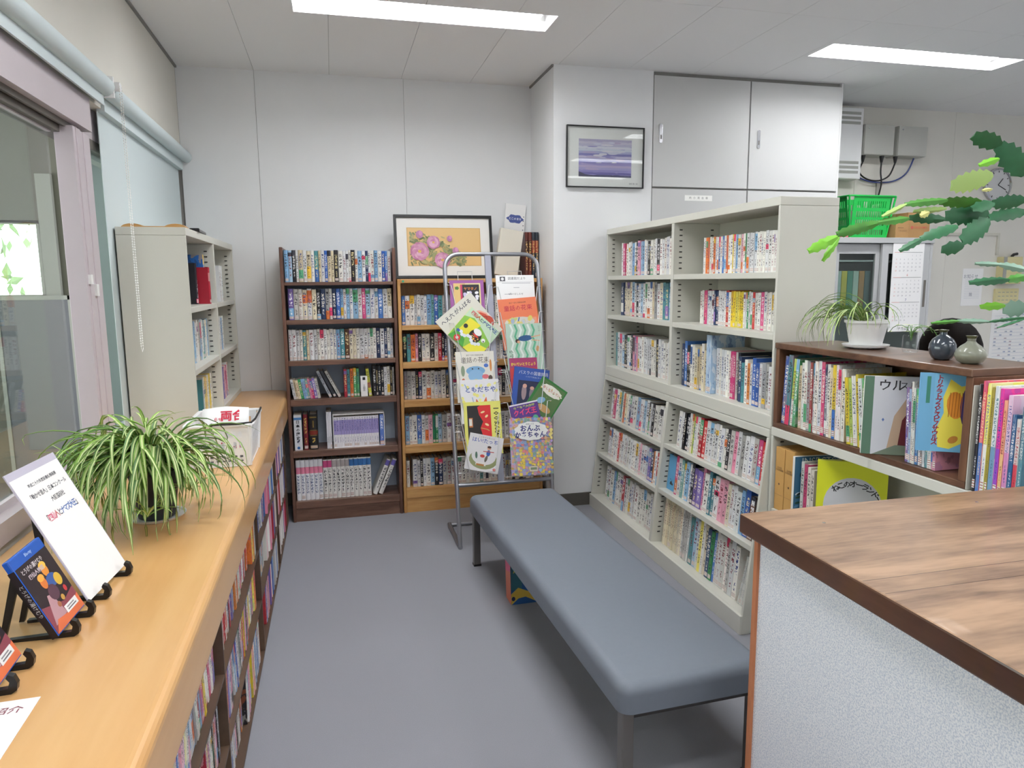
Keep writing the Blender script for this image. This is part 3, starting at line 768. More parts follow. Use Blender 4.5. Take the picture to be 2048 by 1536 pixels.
for i in range(11):
    special(FB, .206 + .0272 * i, .03, .131, .0262, .16, .255, ('#e9e7e2', '#e4e2dc')[i % 2], 'white volume with black title and %s head, %s in the run on the bottom shelf' % (('magenta', 'grey', 'blue')[0 if i < 2 else 1 if i < 6 else 2], ORD(i + 1)), g6, ink='#222228', lay=(.80, .97, .76), band=('#cc4f86', '#bab2b0', '#3f78b8')[0 if i < 2 else 1 if i < 6 else 2])
for i in range(2): special(FB, .513 + .036 * i, .03, .131, .026, .16, .245, '#e9e7e2', 'white volume with violet head leaning right, %s of two on the bottom shelf' % ('left', 'right')[i], g6, ink='#222228', lay=(.82, .97, .78), band='#6d64b4', lean=.40 + .01 * i)

# --- tan bookcase
TC = 'tan bookcase'
book_row(FT, .028, .90, .05, 1.224, 'bwwwwwwatbtswskaswwktdwwaswwcwktwwsdw', .19, .13, 'on the top shelf of the tan bookcase', G('top shelf', TC), seed=11, hj=.03, bandp=.3)
book_row(FT, .028, .90, .05, .989, 'ktopkwwkwrkdwskwwknswwkrwwswdwkwwswk', .178, .13, 'on the second shelf of the tan bookcase', G('second shelf', TC), seed=12, hj=.03, bandp=.4)
book_row(FT, .028, .90, .05, .743, 'ssskdwwwwswkswwtwswwswcwwswkwwswwswt', .182, .13, 'on the third shelf of the tan bookcase', G('third shelf', TC), seed=13, hj=.03, bandp=.3)
book_row(FT, .028, .90, .05, .445, 'awwbwwpggaswvcwswwktswwwacwwswwdwws', .19, .13, 'on the fourth shelf of the tan bookcase', G('fourth shelf', TC), seed=14, hj=.03, bandp=.35)
book_row(FT, .028, .90, .05, .157, 'w_wwkwwakdsswkwwwwwwtwswwwwwsskwkkww', .185, .13, 'on the bottom shelf of the tan bookcase', G('bottom shelf', TC), seed=15, hj=.04, bandp=.3)

# --- upper grey steel shelf
UC = 'upper grey bookshelf'
KW = dict(name='paperback_book', kindword='paperback', cat='paperback', hard=False)
book_row(FU, .115, .90, .055, .638, 'wmrwwwawkpaawwkkwwwkwwwwwwwv', .20, .13, 'top far shelf of upper grey bookshelf', G('far top shelf', UC), seed=21, bandp=.25, hj=.04, **KW)
book_row(FU, .115, .90, .055, .39, 'ddcccawkwawwwwcswcttaabm', .205, .13, 'middle far shelf of upper grey bookshelf', G('far middle shelf', UC), seed=22, bandp=.35, hj=.04, **KW)
book_row(FU, .035, .90, .055, .058, 'twwakkwwkpvpwwwwwwwwwkwwwwwwaw', .215, .14, 'bottom far shelf of upper grey bookshelf', G('far bottom shelf', UC), seed=23, bandp=.2, hj=.05, **KW)
book_row(FU, 1.10, 1.805, .075, .638, 'wwoowwowwbwbwowwywawpwgwwwwwwwwwwwwwkvdpp', .175, .13, 'top near shelf of upper grey bookshelf', G('near top shelf', UC), seed=24, bandp=.5, hj=.02, **KW)
book_row(FU, 1.08, 1.805, .075, .39, 'wwmmwwwddwwwwrwyyyyyywwgwwrwwmwwwwwwwsa', .165, .13, 'middle near shelf of upper grey bookshelf', G('near middle shelf', UC), seed=25, bandp=.3, hj=.03, **KW)
gq = G('near bottom shelf', UC)
book_row(FU, .96, 1.22, .05, .058, 'dbkkwwceecc', .225, .16, 'before the blue file on bottom near shelf, upper grey bookshelf', gq, seed=26, bandp=.25, hj=.10, **KW)
special(FU, 1.25, .04, .058, .045, .18, .285, '#a9c4de', 'tall pale blue patterned file between cream books and white journals', gq, hard=False, pic=.8, ink='#6d86b8', band='#dfe6ee', lay=(0, 0, -1), name='paperback_book', cat='paperback')
book_row(FU, 1.28, 1.50, .06, .058, 'wwwwwwwmmmsk', .225, .16, 'journal group on bottom near shelf, upper grey bookshelf', gq, seed=27, bandp=.0, hj=.02, **KW)
book_row(FU, 1.50, 1.806, .05, .058, 'dtwowbbwsswwa', .20, .15, 'last group on bottom near shelf, upper grey bookshelf', gq, seed=28, bandp=.3, hj=.10, **KW)

# --- lower grey steel shelf with sloping front
LC = 'lower grey bookshelf'
SK = dict(name='storybook', kindword='storybook', cat='storybook', hard=False)
T5 = .09
ys = lambda z: -.10 * (1 - z / .886)
book_row(FLo, .10, .90, ys(.622) + .03, .6199, 'wmwwtwocwdwwawwawkwkwwwww', .19, .13, 'top far shelf of sloping grey bookshelf', G('far top shelf', LC), seed=31, tilt=T5, bandp=.25, hj=.05, **SK)
book_row(FLo, .13, .90, ys(.372) + .03, .3699, 'wwwwwrwwwwwwwwwwpwwwvdowrw', .185, .13, 'middle far shelf of sloping grey bookshelf', G('far middle shelf', LC), seed=32, tilt=T5, bandp=.25, hj=.03, **SK)
book_row(FLo, .10, .90, ys(.085) + .055, .0806, 'wwwawwwrwwwwwwwwwwwwwww', .215, .15, 'bottom far shelf of sloping grey bookshelf', G('far bottom shelf', LC), seed=33, tilt=T5, bandp=.3, hj=.05, **SK)
book_row(FLo, 1.02, 1.795, ys(.632) + .03, .6299, 'wwkkwclwwrrwwwwwwwkspwswwsmr', .195, .14, 'top near shelf of sloping grey bookshelf', G('near top shelf', LC), seed=34, tilt=T5, bandp=.25, hj=.06, **SK)
special(FLo, .985, ys(.385) + .05, .3811, .10, .02, .19, '#5ea3cf', 'light blue album turned face out on the near middle sloping shelf', G('near middle shelf', LC), hard=True, lay=(0, 0, -1), tilt=T5, name='album', cat='album')
book_row(FLo, 1.045, 1.80, ys(.385) + .035, .3824, 'mwtwawkvvpwttwppcwwwabnk', .20, .15, 'middle near shelf of sloping grey bookshelf', G('near middle shelf', LC), seed=35, tilt=T5, bandp=.35, hj=.09, pic=.15, **SK)
book_row(FLo, .955, 1.24, ys(.085) + .05, .0811, 'cccccccccccccwsssw', .265, .17, 'cream journal run on bottom near shelf, sloping grey bookshelf', G('near bottom shelf', LC), seed=36, tilt=T5, bandp=.0, hj=.01, **SK)
book_row(FLo, 1.245, 1.69, ys(.085) + .05, .0811, 'tawywcdgbwwwwsww', .25, .17, 'after the journals on bottom near shelf, sloping grey bookshelf', G('near bottom shelf', LC), seed=37, tilt=T5, bandp=.2, hj=.07, pic=.1, **SK)
for i in range(5): special(FLo, 1.712 + .009 * i, ys(.085) + .05, .0811, .008, .18, .23, ('#d8d8d4', '#c9cac6', '#e2e0da')[i % 3], 'slim pale magazine leaning right, %s of five at the end of the bottom shelf' % ORD(i + 1), G('near bottom shelf', LC), lean=.16, tilt=T5, hard=False, name='magazine', cat='magazine')

# --- grey shelf on the counter
CC = 'grey shelf on the counter'
special(FC, .615, .035, .595, .03, .17, .25, '#2f6fc0', 'tall blue and yellow book behind the red one, grey shelf on the counter', G('shelves', CC), band='#e6c23e', lay=(.8, 1, -1), hard=False, pic=.4, name='paperback_book', cat='paperback')
special(FC, .525, .055, .595, .035, .16, .205, '#23242c', 'black hardback with pink sticker beside the red book, counter shelf', G('shelves', CC), ink='#dcdce4', band='#ec5f86', lay=(.03, .13, .6))
special(FC, .575, .002, .595, .03, .16, .185, '#a81f33', 'red hardback with pale label, top of the grey counter shelf', G('shelves', CC), band='#c98a8a', lay=(.62, .85, -1), lean=.0)
book_row(FC, .30, .72, .05, .315, 'wawpwwsawwtwkwwa', .20, .13, 'middle near shelf of grey counter shelf', G('shelves', CC), seed=41, bandp=.5, hj=.05, **KW)
book_row(FC, .45, .72, .05, .03, 'twypyywwypw', .19, .13, 'bottom near shelf of grey counter shelf', G('shelves', CC), seed=42, bandp=.3, hj=.05, **KW)
book_row(FC, .93, 1.02, .004, .595, 'www', .20, .14, 'top far shelf of grey counter shelf', G('shelves', CC), seed=43, bandp=0, hj=.02, **KW)
book_row(FC, .80, 1.15, .03, .315, 'wapwwawwwwaww', .19, .14, 'middle far shelf of grey counter shelf', G('shelves', CC), seed=44, bandp=.5, hj=.05, **KW)
book_row(FC, .80, 1.20, .03, .03, 'wpmwpwvwpwmww', .19, .14, 'bottom far shelf of grey counter shelf', G('shelves', CC), seed=45, bandp=.5, hj=.05, **KW)

# --- comics under the counter
FM = Frame((CX - .004, 0, 0), PI / 2)
CK = dict(name='comic_book', kindword='comic', cat='comic book', hard=False, hj=.05, pic=.25, bandp=.7, tmin=.6, tmax=1.5)
r3 = random.Random(5)
rownm = ['bottom', 'middle', 'top']
counts = [1, 1, 1]
for di in range(2, 5):
    for ri, z in enumerate(CB):
        y0, y1 = DIV[di] + .02, DIV[di + 1] - .004
        if di == 4: y1 = 3.28
        y = y0
        while y < y1 - .06:
            n = r3.randint(7, 13); tb = r3.uniform(.0155, .021)
            n = min(n, max(3, int((y1 - y) / tb) - 1))
            ln = r3.choice([0, 0, 0, .10, -.10, .16]) if y + n * tb < y1 - .08 else 0
            extra = .20 * math.sin(abs(ln)) + .004
            if ln > 0: ys0 = y
            else: ys0 = y + extra
            spec = ''.join(r3.choice('wwwwwpppmrwabwvywoskw') for _ in range(n))
            hh = .176 + r3.uniform(-.014, .012)
            book_row(FM, ys0, ys0 + n * tb, r3.uniform(0, .02), z, spec, hh, .125, '%s shelf under the wooden counter' % rownm[ri], 'comics on the %s shelf under the counter' % rownm[ri],
                     seed=di * 10 + ri + int(y * 100), lean=ln, side='near end', start=counts[ri], base_t=tb, **CK)
            counts[ri] += n; y += n * tb + extra + .002
# the rest of the comics, towards the bookcase, too thin to pick apart
g = MB(); cols = []; r4 = random.Random(8)
for ri, z in enumerate(CB):
    for (ya, yb) in ((3.285, 3.785), (3.812, 4.478)):
        y = ya
        while y < yb - .02:
            w = r4.uniform(.012, .022); h = r4.uniform(.16, .188); x = CX - .004 - r4.uniform(0, .02)
            g.box(x - .125, y, z + .0005, x, y + w * .95, z + h); cols += [lin(shade(r4.choice(PAL[r4.choice('wwwpprmwabwvs')][1]), r4))] * 8
            y += w
o = g.build('comic_books', 'print', None)
ca = o.data.color_attributes.new('Col', 'FLOAT_COLOR', 'POINT'); ca.data.foreach_set('color', [q for c in cols for q in c])
tag(o, 'dense rows of thin comics under the far end of the counter', 'comic books', kind='stuff')

# --- picture books in the brown case on the low steel shelf
PK = dict(name='picture_book', kindword='picture book', cat='picture book', hard=False, pic=.3)
FKb = Frame((1.722, 2.50, .9215), -PI / 2)
gk = 'picture books in the brown wooden case'
book_row(FKb, .03, .125, .012, 0, 'btlg', .275, .20, 'far end of brown wooden case', gk, seed=51, lean=.05, hj=.03, bandp=.3, **PK)
book_row(FKb, .135, .40, .012, 0, 'ewwsrwwwmdwcywww', .265, .20, 'second group in brown wooden case', gk, seed=52, lean=-.03, hj=.08, bandp=.5, **PK)
book_row(FKb, .42, .535, .006, 0, 'ylwywgk', .245, .20, 'third leaning group in brown wooden case', gk, seed=53, lean=-.12, hj=.05, bandp=.5, **PK)
book_row(FKb, .675, .80, .014, 0, 'vawwbwswtwpp', .25, .20, 'fourth leaning group in brown wooden case', gk, seed=54, lean=-.05, hj=.07, bandp=.5, **PK)
book_row(FKb, .815, .885, .14, 0, 'wsnkw', .19, .11, 'short books behind the dinosaur book, brown case', gk, seed=55, lean=-.06, hj=.06, bandp=.3, **PK)
def cover_book(name, label, cat, w, h, t, M, body, art, group=None, spine=None):
    """a book lying in a plane: x right, y up, z out of the cover"""
    o = thing(name, label, cat, group=group); o.matrix_world = M
    bevel(MB().box(0, 0, -.002, w, h, 0, 0).box(0, 0, -t, w, h, -t + .002, 0).box(-.001, 0, -t, .002, h, 0, 0).build('cover_boards', body, o), .0006, 1)
    MB().box(.002, .002, -t + .002, w - .002, h - .002, -.002).build('page_block', 'page', o)
    if art: art.build('cover_picture', o)
    return o
mat('cover_white', '#ecebe6', .35); mat('cover_sky', '#6fb0dc', .35); mat('cover_green', '#2f7d3c', .35); mat('cover_yellow', '#f1ee62', .35); mat('cover_blue', '#2f55a8', .35)
mat('cover_orange', '#ea7a54', .35); mat('cover_mint', '#c9dacd', .35); mat('cover_purple', '#a04f92', .35); mat('cover_lilac', '#bcb4dc', .35); mat('cover_lime', '#d6dc2a', .35); mat('cover_cream', '#ded9cc', .35); mat('cover_greygreen', '#5f7f6a', .4)
# grey picture book pulled out, cover facing the room
a = Art(.20, .26).rect(0, 0, .14, 1, '#5f7f6a').rect(.14, 0, 1, 1, '#d5d6dc').poly([(.36, 0), (.46, .5), (.62, .72), (1, .86), (1, 0)], '#c3a88e').poly([(.52, 0), (.58, .45), (.72, .62), (1, .7), (1, 0)], '#6a2c30').poly([(.16, 0), (.5, .13), (1, .12), (1, 0)], '#7c8a78')
a.text('ウル', .40, .88, .20, '#26262c', bold=.012).text('スリのすず', .86, .88, .14, '#26262c').ell(.30, .45, .02, .03, '#5a78b8', n=4)
cover_book('picture_book', 'pale grey picture book pulled forward, cover showing two large characters', 'picture book', .20, .26, .012, face_matrix((1.682, 1.952, .9225), (.85, -.53, 0), (0, 0, 1)), 'cover_white', a, gk)
a = Art(.205, .235).rect(0, 0, .18, 1, '#78b7e0').rect(.18, 0, 1, 1, '#7cc0e6').poly([(.27, .06), (.24, .3), (.32, .5), (.30, .7), (.38, .93), (.52, .84), (.75, .9), (.8, .6), (.66, .36), (.58, .12), (.42, .04)], '#f2e25a')
a.ell(.46, .60, .11, .2, '#e8983a', .1).ell(.62, .58, .10, .3, '#46386e')
for i in range(5): a.line([(.38 + .038 * i, .45), (.39 + .038 * i, .76)], .01, '#b8682a')
a.ell(.46, .16, .07, .05, '#c98a3e', .6).rect(.08, .62, .13, .96, '#3f8a78')
for i, c in enumerate('トリケラトプスとスピノサウルス'): a.text(c, .25 - (.002 * i), .94 - .059 * i, .092, '#a2283c', bold=.03)
cover_book('picture_book', 'sky blue dinosaur picture book with yellow patch and vertical red title', 'picture book', .205, .235, .012, face_matrix((1.684, 1.727, .985), (.85, -.53, 0), (0, 0, 1)), 'cover_sky', a, gk)
# picture books standing beside the case
FR = Frame((1.722, 1.575, .9015), -PI / 2)
gr = 'picture books standing beside the brown case'
cs = [('#23232b', '#e8e8e8', '#23232b', 'black'), ('#e0566a', '#f0d0a0', '#5a7fc0', 'coral'), ('#f0ea6a', '#3a5a9a', '#e8e8e4', 'yellow'), ('#a89a4a', '#5a5030', '#a89a4a', 'olive'), ('#e6e8ea', '#4a7a8a', '#7aa0c0', 'white'),
      ('#e8409a', '#4040a0', '#9a50c0', 'hot pink'), ('#eaa48a', '#8a4a3a', '#e8c08a', 'peach'), ('#e0c8dc', '#5a5a9a', '#d890c0', 'pale lilac'), ('#2f5f8f', '#e8e8e8', '#2f5f8f', 'steel blue'), ('#d8dcdc', '#a0303a', '#d04a5a', 'white and red'), ('#3f6f86', '#d8e0e0', '#5a8a9a', 'dark teal')]
x = .008
for i, (c, ik, bd, nm) in enumerate(cs):
    w = (.010, .012, .012, .008, .014, .012, .010, .014, .012, .012, .012)[i]
    special(FR, x + w / 2, .004 + .002 * i, 0, w * .94, .22, (.305, .315, .31, .30, .305, .30, .27, .285, .235, .225, .26)[i], c, '%s picture book, %s from the wooden post beside the brown case' % (nm, ORD(i + 1)), gr, ink=ik, band=bd, lay=(.0, .45, .9), hard=False, name='picture_book', cat='picture book', pic=.35)
    x += w
t = thing('bookend', 'pale grey metal bookend at the near end of the brown case', 'bookend', (1.722, 1.5785, .901))
bevel(MB().box(0, .001, 0, .14, .004, .30).build('upright_plate', 'steel_paint', t), .0008, 1)
# box files and the yellow book in the low shelf
gb = 'volumes on the low steel shelf behind the desk'
FNb = Frame((1.72, 2.505, .5605), -PI / 2)
for i in range(2):
    t = thing('box_file', 'kraft cardboard box file, %s of the pair on the low shelf' % ('far one', 'near one')[i], 'box file', FNb(.022 + .062 * i, .012, 0), (0, 0, -PI / 2), gb)
    bevel(MB().box(0, 0, 0, .058, .235, .262).build('file_body', 'kraft', t), .002)
    Art(.058, .262).text('白木峯\n小石手書庫', .5, .66, .17, '#5a4028').text('◉', .5, .42, .2, '#3a2a1c').line([(.05, .25), (.95, .25)], .02, '#8a6a40').build('lettering', t, face_matrix((0, -.0003, 0), (1, 0, 0), (0, 0, 1)))
a = Art(.19, .25).rect(0, 0, 1, 1, '#3a6a8a')
for i in range(40): a.ell(rnd.random(), rnd.random() * .95, .06, .025, rnd.choice(['#2a4a3a', '#5a8ab0', '#1f3030', '#6aa05a', '#c8d8e0']), rnd.random() * 3)
a.text('INSECTS', .52, .92, .2, '#e4e6e2')
cover_book('picture_book', 'insect picture book with dark foliage cover next to the box files', 'picture book', .19, .25, .014, face_matrix((1.722, 2.345, .5612), (1, -.10, 0), (0, 0, 1)), 'cover_white', a, gb)
for i, (c, nm) in enumerate((('#c9c9c4', 'grey'), ('#c04a72', 'rose'), ('#e0d8cc', 'cream'), ('#d8cfc4', 'beige'))):
    special(FNb, .185 + .020 * i, .02, 0, .017, .17, .235 - .006 * i, c, '%s slim book between the insect book and the yellow book' % nm, gb, hard=False, name='paperback_book', cat='paperback')
a = Art(.235, .27).rect(0, 0, 1, 1, '#d9dd2a').ell(.52, .38, .42, .46, '#c9c9cd', n=28)
for i, c in enumerate('ねこのオーランドー'):
    an = math.radians(128 - 12.5 * i); a.text(c if c != 'ー' else 'ー', .52 + .40 * math.cos(an), .34 + .40 * math.sin(an) * .87, .118, '#1c1c20', rot=an - PI / 2, bold=.025)
a.ell(.4, .12, .14, .1, '#5a5a60')
cover_book('picture_book', 'large bright yellow picture book with arched black title on the low shelf', 'picture book', .235, .27, .016, face_matrix((1.726, 2.215, .5622), (.82, -.57, 0), (0, 0, 1)), 'cover_lime', a, gb)

# ================================================================ magazine rack and its picture books
RO = Vector((0, 3.79, 0)); RS = Vector((0, .2240, .9746)); RN = Vector((0, -.9746, .2240))
RP = lambda x, s, n=0: RO + Vector((x, 0, 0)) + RS * s + RN * n
t = thing('magazine_rack', 'silver tube magazine rack with wire pockets of picture books', 'rack', (.92, 3.9, 0))
inv = Vector((.92, 3.9, 0))
R_ = lambda x, s, n=0: RP(x, s, n) - inv
xa, xb = .638, 1.202
pts = [R_(xa, .013)] + [R_(xa, 1.0)]
for i in range(7):
    a = PI - PI / 2 * i / 6; pts.append(R_(xa + .085 + .085 * math.cos(a), 1.615 + .085 * math.sin(a)))
for i in range(7):
    a = PI / 2 - PI / 2 * i / 6; pts.append(R_(xb - .085 + .085 * math.cos(a), 1.615 + .085 * math.sin(a)))
pts += [R_(xb, 1.0), R_(xb, .013)]
MB().tube(pts, .0125, 12).build('frame_tube', 'tube_silver', t)
for x in (xa, xb): MB().tube([R_(x, .35), R_(x, .385)], .0145, 12).tube([R_(x, 1.40), R_(x, 1.43)], .0138, 12).build('joint_sleeve', 'tube_silver', t)
MB().tube([R_(xa, .357), R_(xb, .357)], .0125, 12).build('cross_bar', 'tube_silver', t)
m = MB(); P = [R_(.878, .36, -.009), R_(.915, .36, -.009), R_(.915, .36, .009), R_(.878, .36, .009), R_(.878, 1.695, -.009), R_(.915, 1.695, -.009), R_(.915, 1.695, .009), R_(.878, 1.695, .009)]
bevel(m.add(P, [(0, 3, 2, 1), (4, 5, 6, 7), (0, 1, 5, 4), (1, 2, 6, 5), (2, 3, 7, 6), (3, 0, 4, 7)]).build('centre_post', mat('post_silver', '#a4a6b4', .4, metal=.4), t), .002)
for x in (xa, xb): MB().tube([Vector((x, 3.785, .0125)) - inv, Vector((x, 4.16, .0125)) - inv, Vector((x, 4.178, .02)) - inv], .0125, 10).build('foot', 'tube_silver', t)
MB().tube([Vector((xa, 4.172, .0135)) - inv, Vector((xb, 4.172, .0135)) - inv], .011, 10).build('foot_bar', 'tube_silver', t)
def wire_pocket(xl, xr, sb, n):
    w = .0026; st = sb + .235
    m = MB().tube([R_(xl, st, 0), R_(xl, st, n), R_(xl + .022, st, n + .002), R_(xl + .062, sb, n + .002), R_(xr - .062, sb, n + .002), R_(xr - .022, st, n + .002), R_(xr, st, n), R_(xr, st, 0)], w, 5)
    m.tube([R_(xl, sb, .0), R_(xr, sb, .0)], w, 5).tube([R_(xl + .062, sb, n + .002), R_(xl + .062, sb, 0)], w, 5).tube([R_(xr - .062, sb, n + .002), R_(xr - .062, sb, 0)], w, 5)
    m.build('wire_pocket', 'wire', t)
for i, sb in enumerate((1.275, 1.05, .82, .698, .52, .425)): wire_pocket(.643, .912, sb, (.024, .046, .053, .063, .072, .081)[i])
for i, sb in enumerate((1.262, 1.108, .994, .855, .765, .575, .384)): wire_pocket(.922, 1.206, sb, (.024, .034, .043, .052, .069, .079, .090)[i])
for xm in (.755, 1.055): MB().tube([R_(xm - .042, 1.52, .0), R_(xm - .042, 1.597, .0), R_(xm + .042, 1.597, .0), R_(xm + .042, 1.52, .0)], .0026, 5).tube([R_(xm - .1, 1.53, 0), R_(xm + .1, 1.53, 0)], .0026, 5).build('top_loop', 'wire', t)
gR = 'picture books on the magazine rack'
def rack_book(label, bl, w, h, deg, order, body, art, name='picture_book', cat='picture book', th=.0065):
    r = math.radians(deg); rt = Vector((math.cos(r), 0, 0)) + RS * math.sin(r); up = RS * math.cos(r) - Vector((math.sin(r), 0, 0))
    return cover_book(name, label, cat, w, h, th, face_matrix(RP(bl[0], bl[1], .020 + .0095 * order), rt, up), body, art, gR)
rr = random.Random(21)
def blobs(a, n, x0, x1, y0, y1, cols, s0, s1, el=1.0):
    for i in range(n): a.ell(rr.uniform(x0, x1), rr.uniform(y0, y1), rr.uniform(s0, s1), rr.uniform(s0, s1) * el, rr.choice(cols), rr.uniform(0, 3), n=9)
    return a
# left column, from the top
a = Art(.2, .26).rect(0, 0, 1, 1, '#9c5a9c').rect(.1, .08, .9, .93, '#e2d69a').rect(.1, .08, .45, .93, '#d8b878').rect(.3, .2, .86, .90, '#23232c').rect(.30, .2, .36, .9, '#c03a60')
blobs(a, 22, .4, .82, .55, .72, ['#e8e6f0', '#c8c0e0', '#f0f0f4'], .03, .06); blobs(a, 14, .4, .8, .25, .5, ['#b08a4a', '#f0e070', '#3a3a44'], .03, .05)
a.text('ヤマタノ', .6, .80, .1, '#e08a3a', bold=.02).ell(.2, .82, .06, .05, '#4a7a3a', wob=.2, lobes=5)
rack_book('purple bordered picture book at the top left of the magazine rack', (.659, 1.28), .2, .26, 0, 0, 'cover_purple', a)
a = Art(.272, .29).rect(0, 0, 1, 1, '#d8d6cb').ell(.52, .38, .46, .34, '#e0a090', .2).ell(.55, .38, .40, .28, '#c8503a', .2).ell(.8, .32, .2, .16, '#b84430')
a.line([(.62, .60), (.8, .55), (.92, .40), (.8, .3), (.7, .42)], .012, '#5a2018').line([(.74, .4), (.8, .52), (.86, .38)], .012, '#5a2018')
a.text('へえ六 がんばる', .48, .87, .115, '#2c3244', bold=.012)
rack_book('grey-white picture book with red drawing, tilted, sticking out of the rack', (.743, 1.072), .272, .29, 38.7, 1, 'cover_cream', a)
a = Art(.22, .215).rect(0, 0, 1, 1, '#c4dcc0').poly([(0, 0), (0, .7), (.25, .82), (.6, .72), (1, .55), (1, 0)], '#8ac04a').poly([(.1, .2), (.15, .75), (.5, .78), (.4, .3)], '#e8dc3a').poly([(.5, .0), (.6, .3), (1, .4), (1, 0)], '#e6de40').poly([(.0, .0), (.1, .3), (.4, .2), (.5, 0)], '#4aa03a')
a.ell(.56, .45, .17, .18, '#2a2418', n=18)
blobs(a, 16, .45, .68, .33, .48, ['#e0a83a', '#c04030', '#f0d060'], .012, .022)
a.ell(.55, .58, .12, .085, '#f2f0ee').ell(.57, .47, .09, .025, '#d83a30').ell(.80, .50, .055, .055, '#f4f4f4').ell(.82, .48, .02, .02, '#2a2a2a')
for i in range(9): a.ell(.2 + .07 * i, .30 - .05 * math.sin(i * 1.3), .05, .045, '#e4e8f2')
a.ell(.20, .5, .06, .06, '#2c2c30').ell(.12, .28, .05, .04, '#3a5aa8').ell(.22, .10, .09, .09, '#d23a34').ell(.22, .10, .04, .04, '#f2eee6')
for i, (c, k) in enumerate(zip('四仙人とナマズ大王', ['#d03a5a', '#c85a4a', '#c86a30', '#3a6a5a', '#2f4f9a', '#2f4f9a', '#2f4f9a', '#2f4f9a', '#2f4f9a'])): a.text(c, .14 + .095 * i, .90, .12, k, bold=.02)
rack_book('bright yellow-green picture book with large round figure, tilted down to the right', (.63, 1.22), .22, .215, -43, 2, 'cover_yellow', a)
a = Art(.224, .29).rect(0, 0, 1, 1, '#e6e2d8').text('童話の花束', .5, .83, .15, '#5a5048', bold=.004).text('親子で読む短編童話集', .5, .93, .045, '#6a6058')
a.ell(.5, .62, .25, .12, '#7aa8d0').ell(.5, .52, .2, .16, '#8ab4d8').ell(.5, .40, .09, .07, '#d8c85a').ell(.75, .50, .09, .06, '#d8707a').ell(.78, .72, .06, .05, '#4a70c0').ell(.17, .62, .05, .14, '#8a9a80').ell(.9, .72, .03, .16, '#d08a4a').ell(.17, .4, .05, .1, '#c86a4a').ell(.88, .45, .06, .1, '#5a4a40').ell(.42, .66, .02, .02, '#26262a').ell(.58, .66, .02, .02, '#26262a')
rack_book('cream picture book with a blue animal, third down on the left of the rack', (.664, .825), .224, .292, 0, 3, 'cover_cream', a)
a = Art(.226, .25).rect(0, 0, 1, 1, '#ecebee'); blobs(a, 26, .04, .96, .05, .96, ['#efe98a', '#f2ee9e'], .03, .05)
a.text('ともだちや', .52, .76, .165, '#2f4fa0', bold=.015).poly([(.34, .28), (.40, .56), (.46, .48), (.58, .48), (.66, .60), (.70, .3)], '#d8643a').ell(.52, .34, .14, .12, '#e08a4a').line([(.3, .6), (.36, .3)], .02, '#8ab0d8').line([(.12, .9), (.2, .75)], .02, '#8ab0d8').text('内田', .84, .5, .06, '#4a4a50')
rack_book('white and yellow spotted picture book with blue title on the rack', (.678, .703), .226, .25, 0, 4, 'cover_white', a)
a = Art(.213, .30).rect(0, 0, 1, 1, '#e6e274').rect(.08, .28, .72, .93, '#1f1a1a').poly([(.36, .9), (.44, .93), (.72, .93), (.72, .3), (.5, .3), (.42, .5), (.5, .62), (.40, .75)], '#d8262a').ell(.60, .72, .05, .03, '#f0d8a0', .7).ell(.60, .56, .06, .03, '#f0d8a0', -.5).ell(.5, .80, .06, .025, '#f0d8a0', .3).line([(.44, .5), (.6, .47), (.66, .44)], .02, '#c8b060').rect(.12, .52, .22, .70, '#c8743a').rect(.12, .55, .2, .68, '#e8e4da')
for i, c in enumerate('100まんびき'): a.text(c, .86, .86 - .092 * i, .16 if not c.isdigit() else .2, '#26241c', rot=-PI / 2 if not c.isdigit() else -PI / 2, bold=.015)
rack_book('lemon yellow picture book with red and black picture on the rack', (.692, .525), .213, .30, 0, 5, 'cover_yellow', a)
a = Art(.196, .205).rect(0, 0, 1, 1, '#e2e0e2').ell(.5, .32, .42, .27, '#8f9668', n=20).ell(.5, .42, .36, .25, '#e2e0e2', n=20).ell(.62, .52, .06, .09, '#3a62b0').ell(.62, .66, .06, .06, '#d8a890').ell(.62, .69, .06, .035, '#4a3028').line([(.46, .55), (.78, .57)], .025, '#c05a5a').ell(.46, .42, .07, .045, '#c8403a').ell(.28, .42, .035, .1, '#4a6a5a', .2).ell(.58, .36, .04, .1, '#6a6258', -.2).rect(.3, .16, .6, .25, '#e8e4e0').rect(.32, .15, .55, .2, '#b8783a').ell(.87, .10, .045, .04, '#c83a3a')
a.text('はい!たっち', .47, .83, .15, '#3050a8', bold=.01).text('こどものとも 0.1.2', .5, .93, .06, '#6a5a50').text('10', .87, .10, .07, '#f0e8e0')
rack_book('white square picture book with boat drawing, lowest on the left of the rack', (.672, .455), .196, .205, -14, 6, 'cover_white', a)
# right column, from the top
a = Art(.232, .30).rect(0, 0, 1, 1, '#f2f2f2').rect(.1, .88, .24, .97, '#4a4a52').ell(.17, .925, .04, .04, '#e8e8e8').text('図書館だより', .55, .93, .08, '#55555c')
for yy, x0, x1 in ((.84, .15, .9), (.75, .45, .6), (.62, .2, .4), (.50, .3, .6), (.42, .55, .95), (.36, .55, .95), (.30, .55, .9)): a.line([(x0, yy), (x1, yy)], .012, '#a8a8b0')
a.text('4月のおしらせ', .5, .62, .06, '#44444c').text('新着', .42, .5, .08, '#5a5a62').rect(.04, .86, .96, .865, '#b8b8c0')
rack_book('white library newsletter sheets at the top right of the magazine rack', (.935, 1.268), .232, .30, 0, 0, 'white_paper', a, name='newsletter', cat='newsletter', th=.004)
a = Art(.232, .3).rect(0, 0, 1, 1, '#e87f5a').rect(.05, .05, .95, .6, '#e9a084').text('童話の花束', .5, .80, .15, '#c02a48', bold=.008).text('親子で読む短編童話集', .5, .91, .045, '#7a3a30')
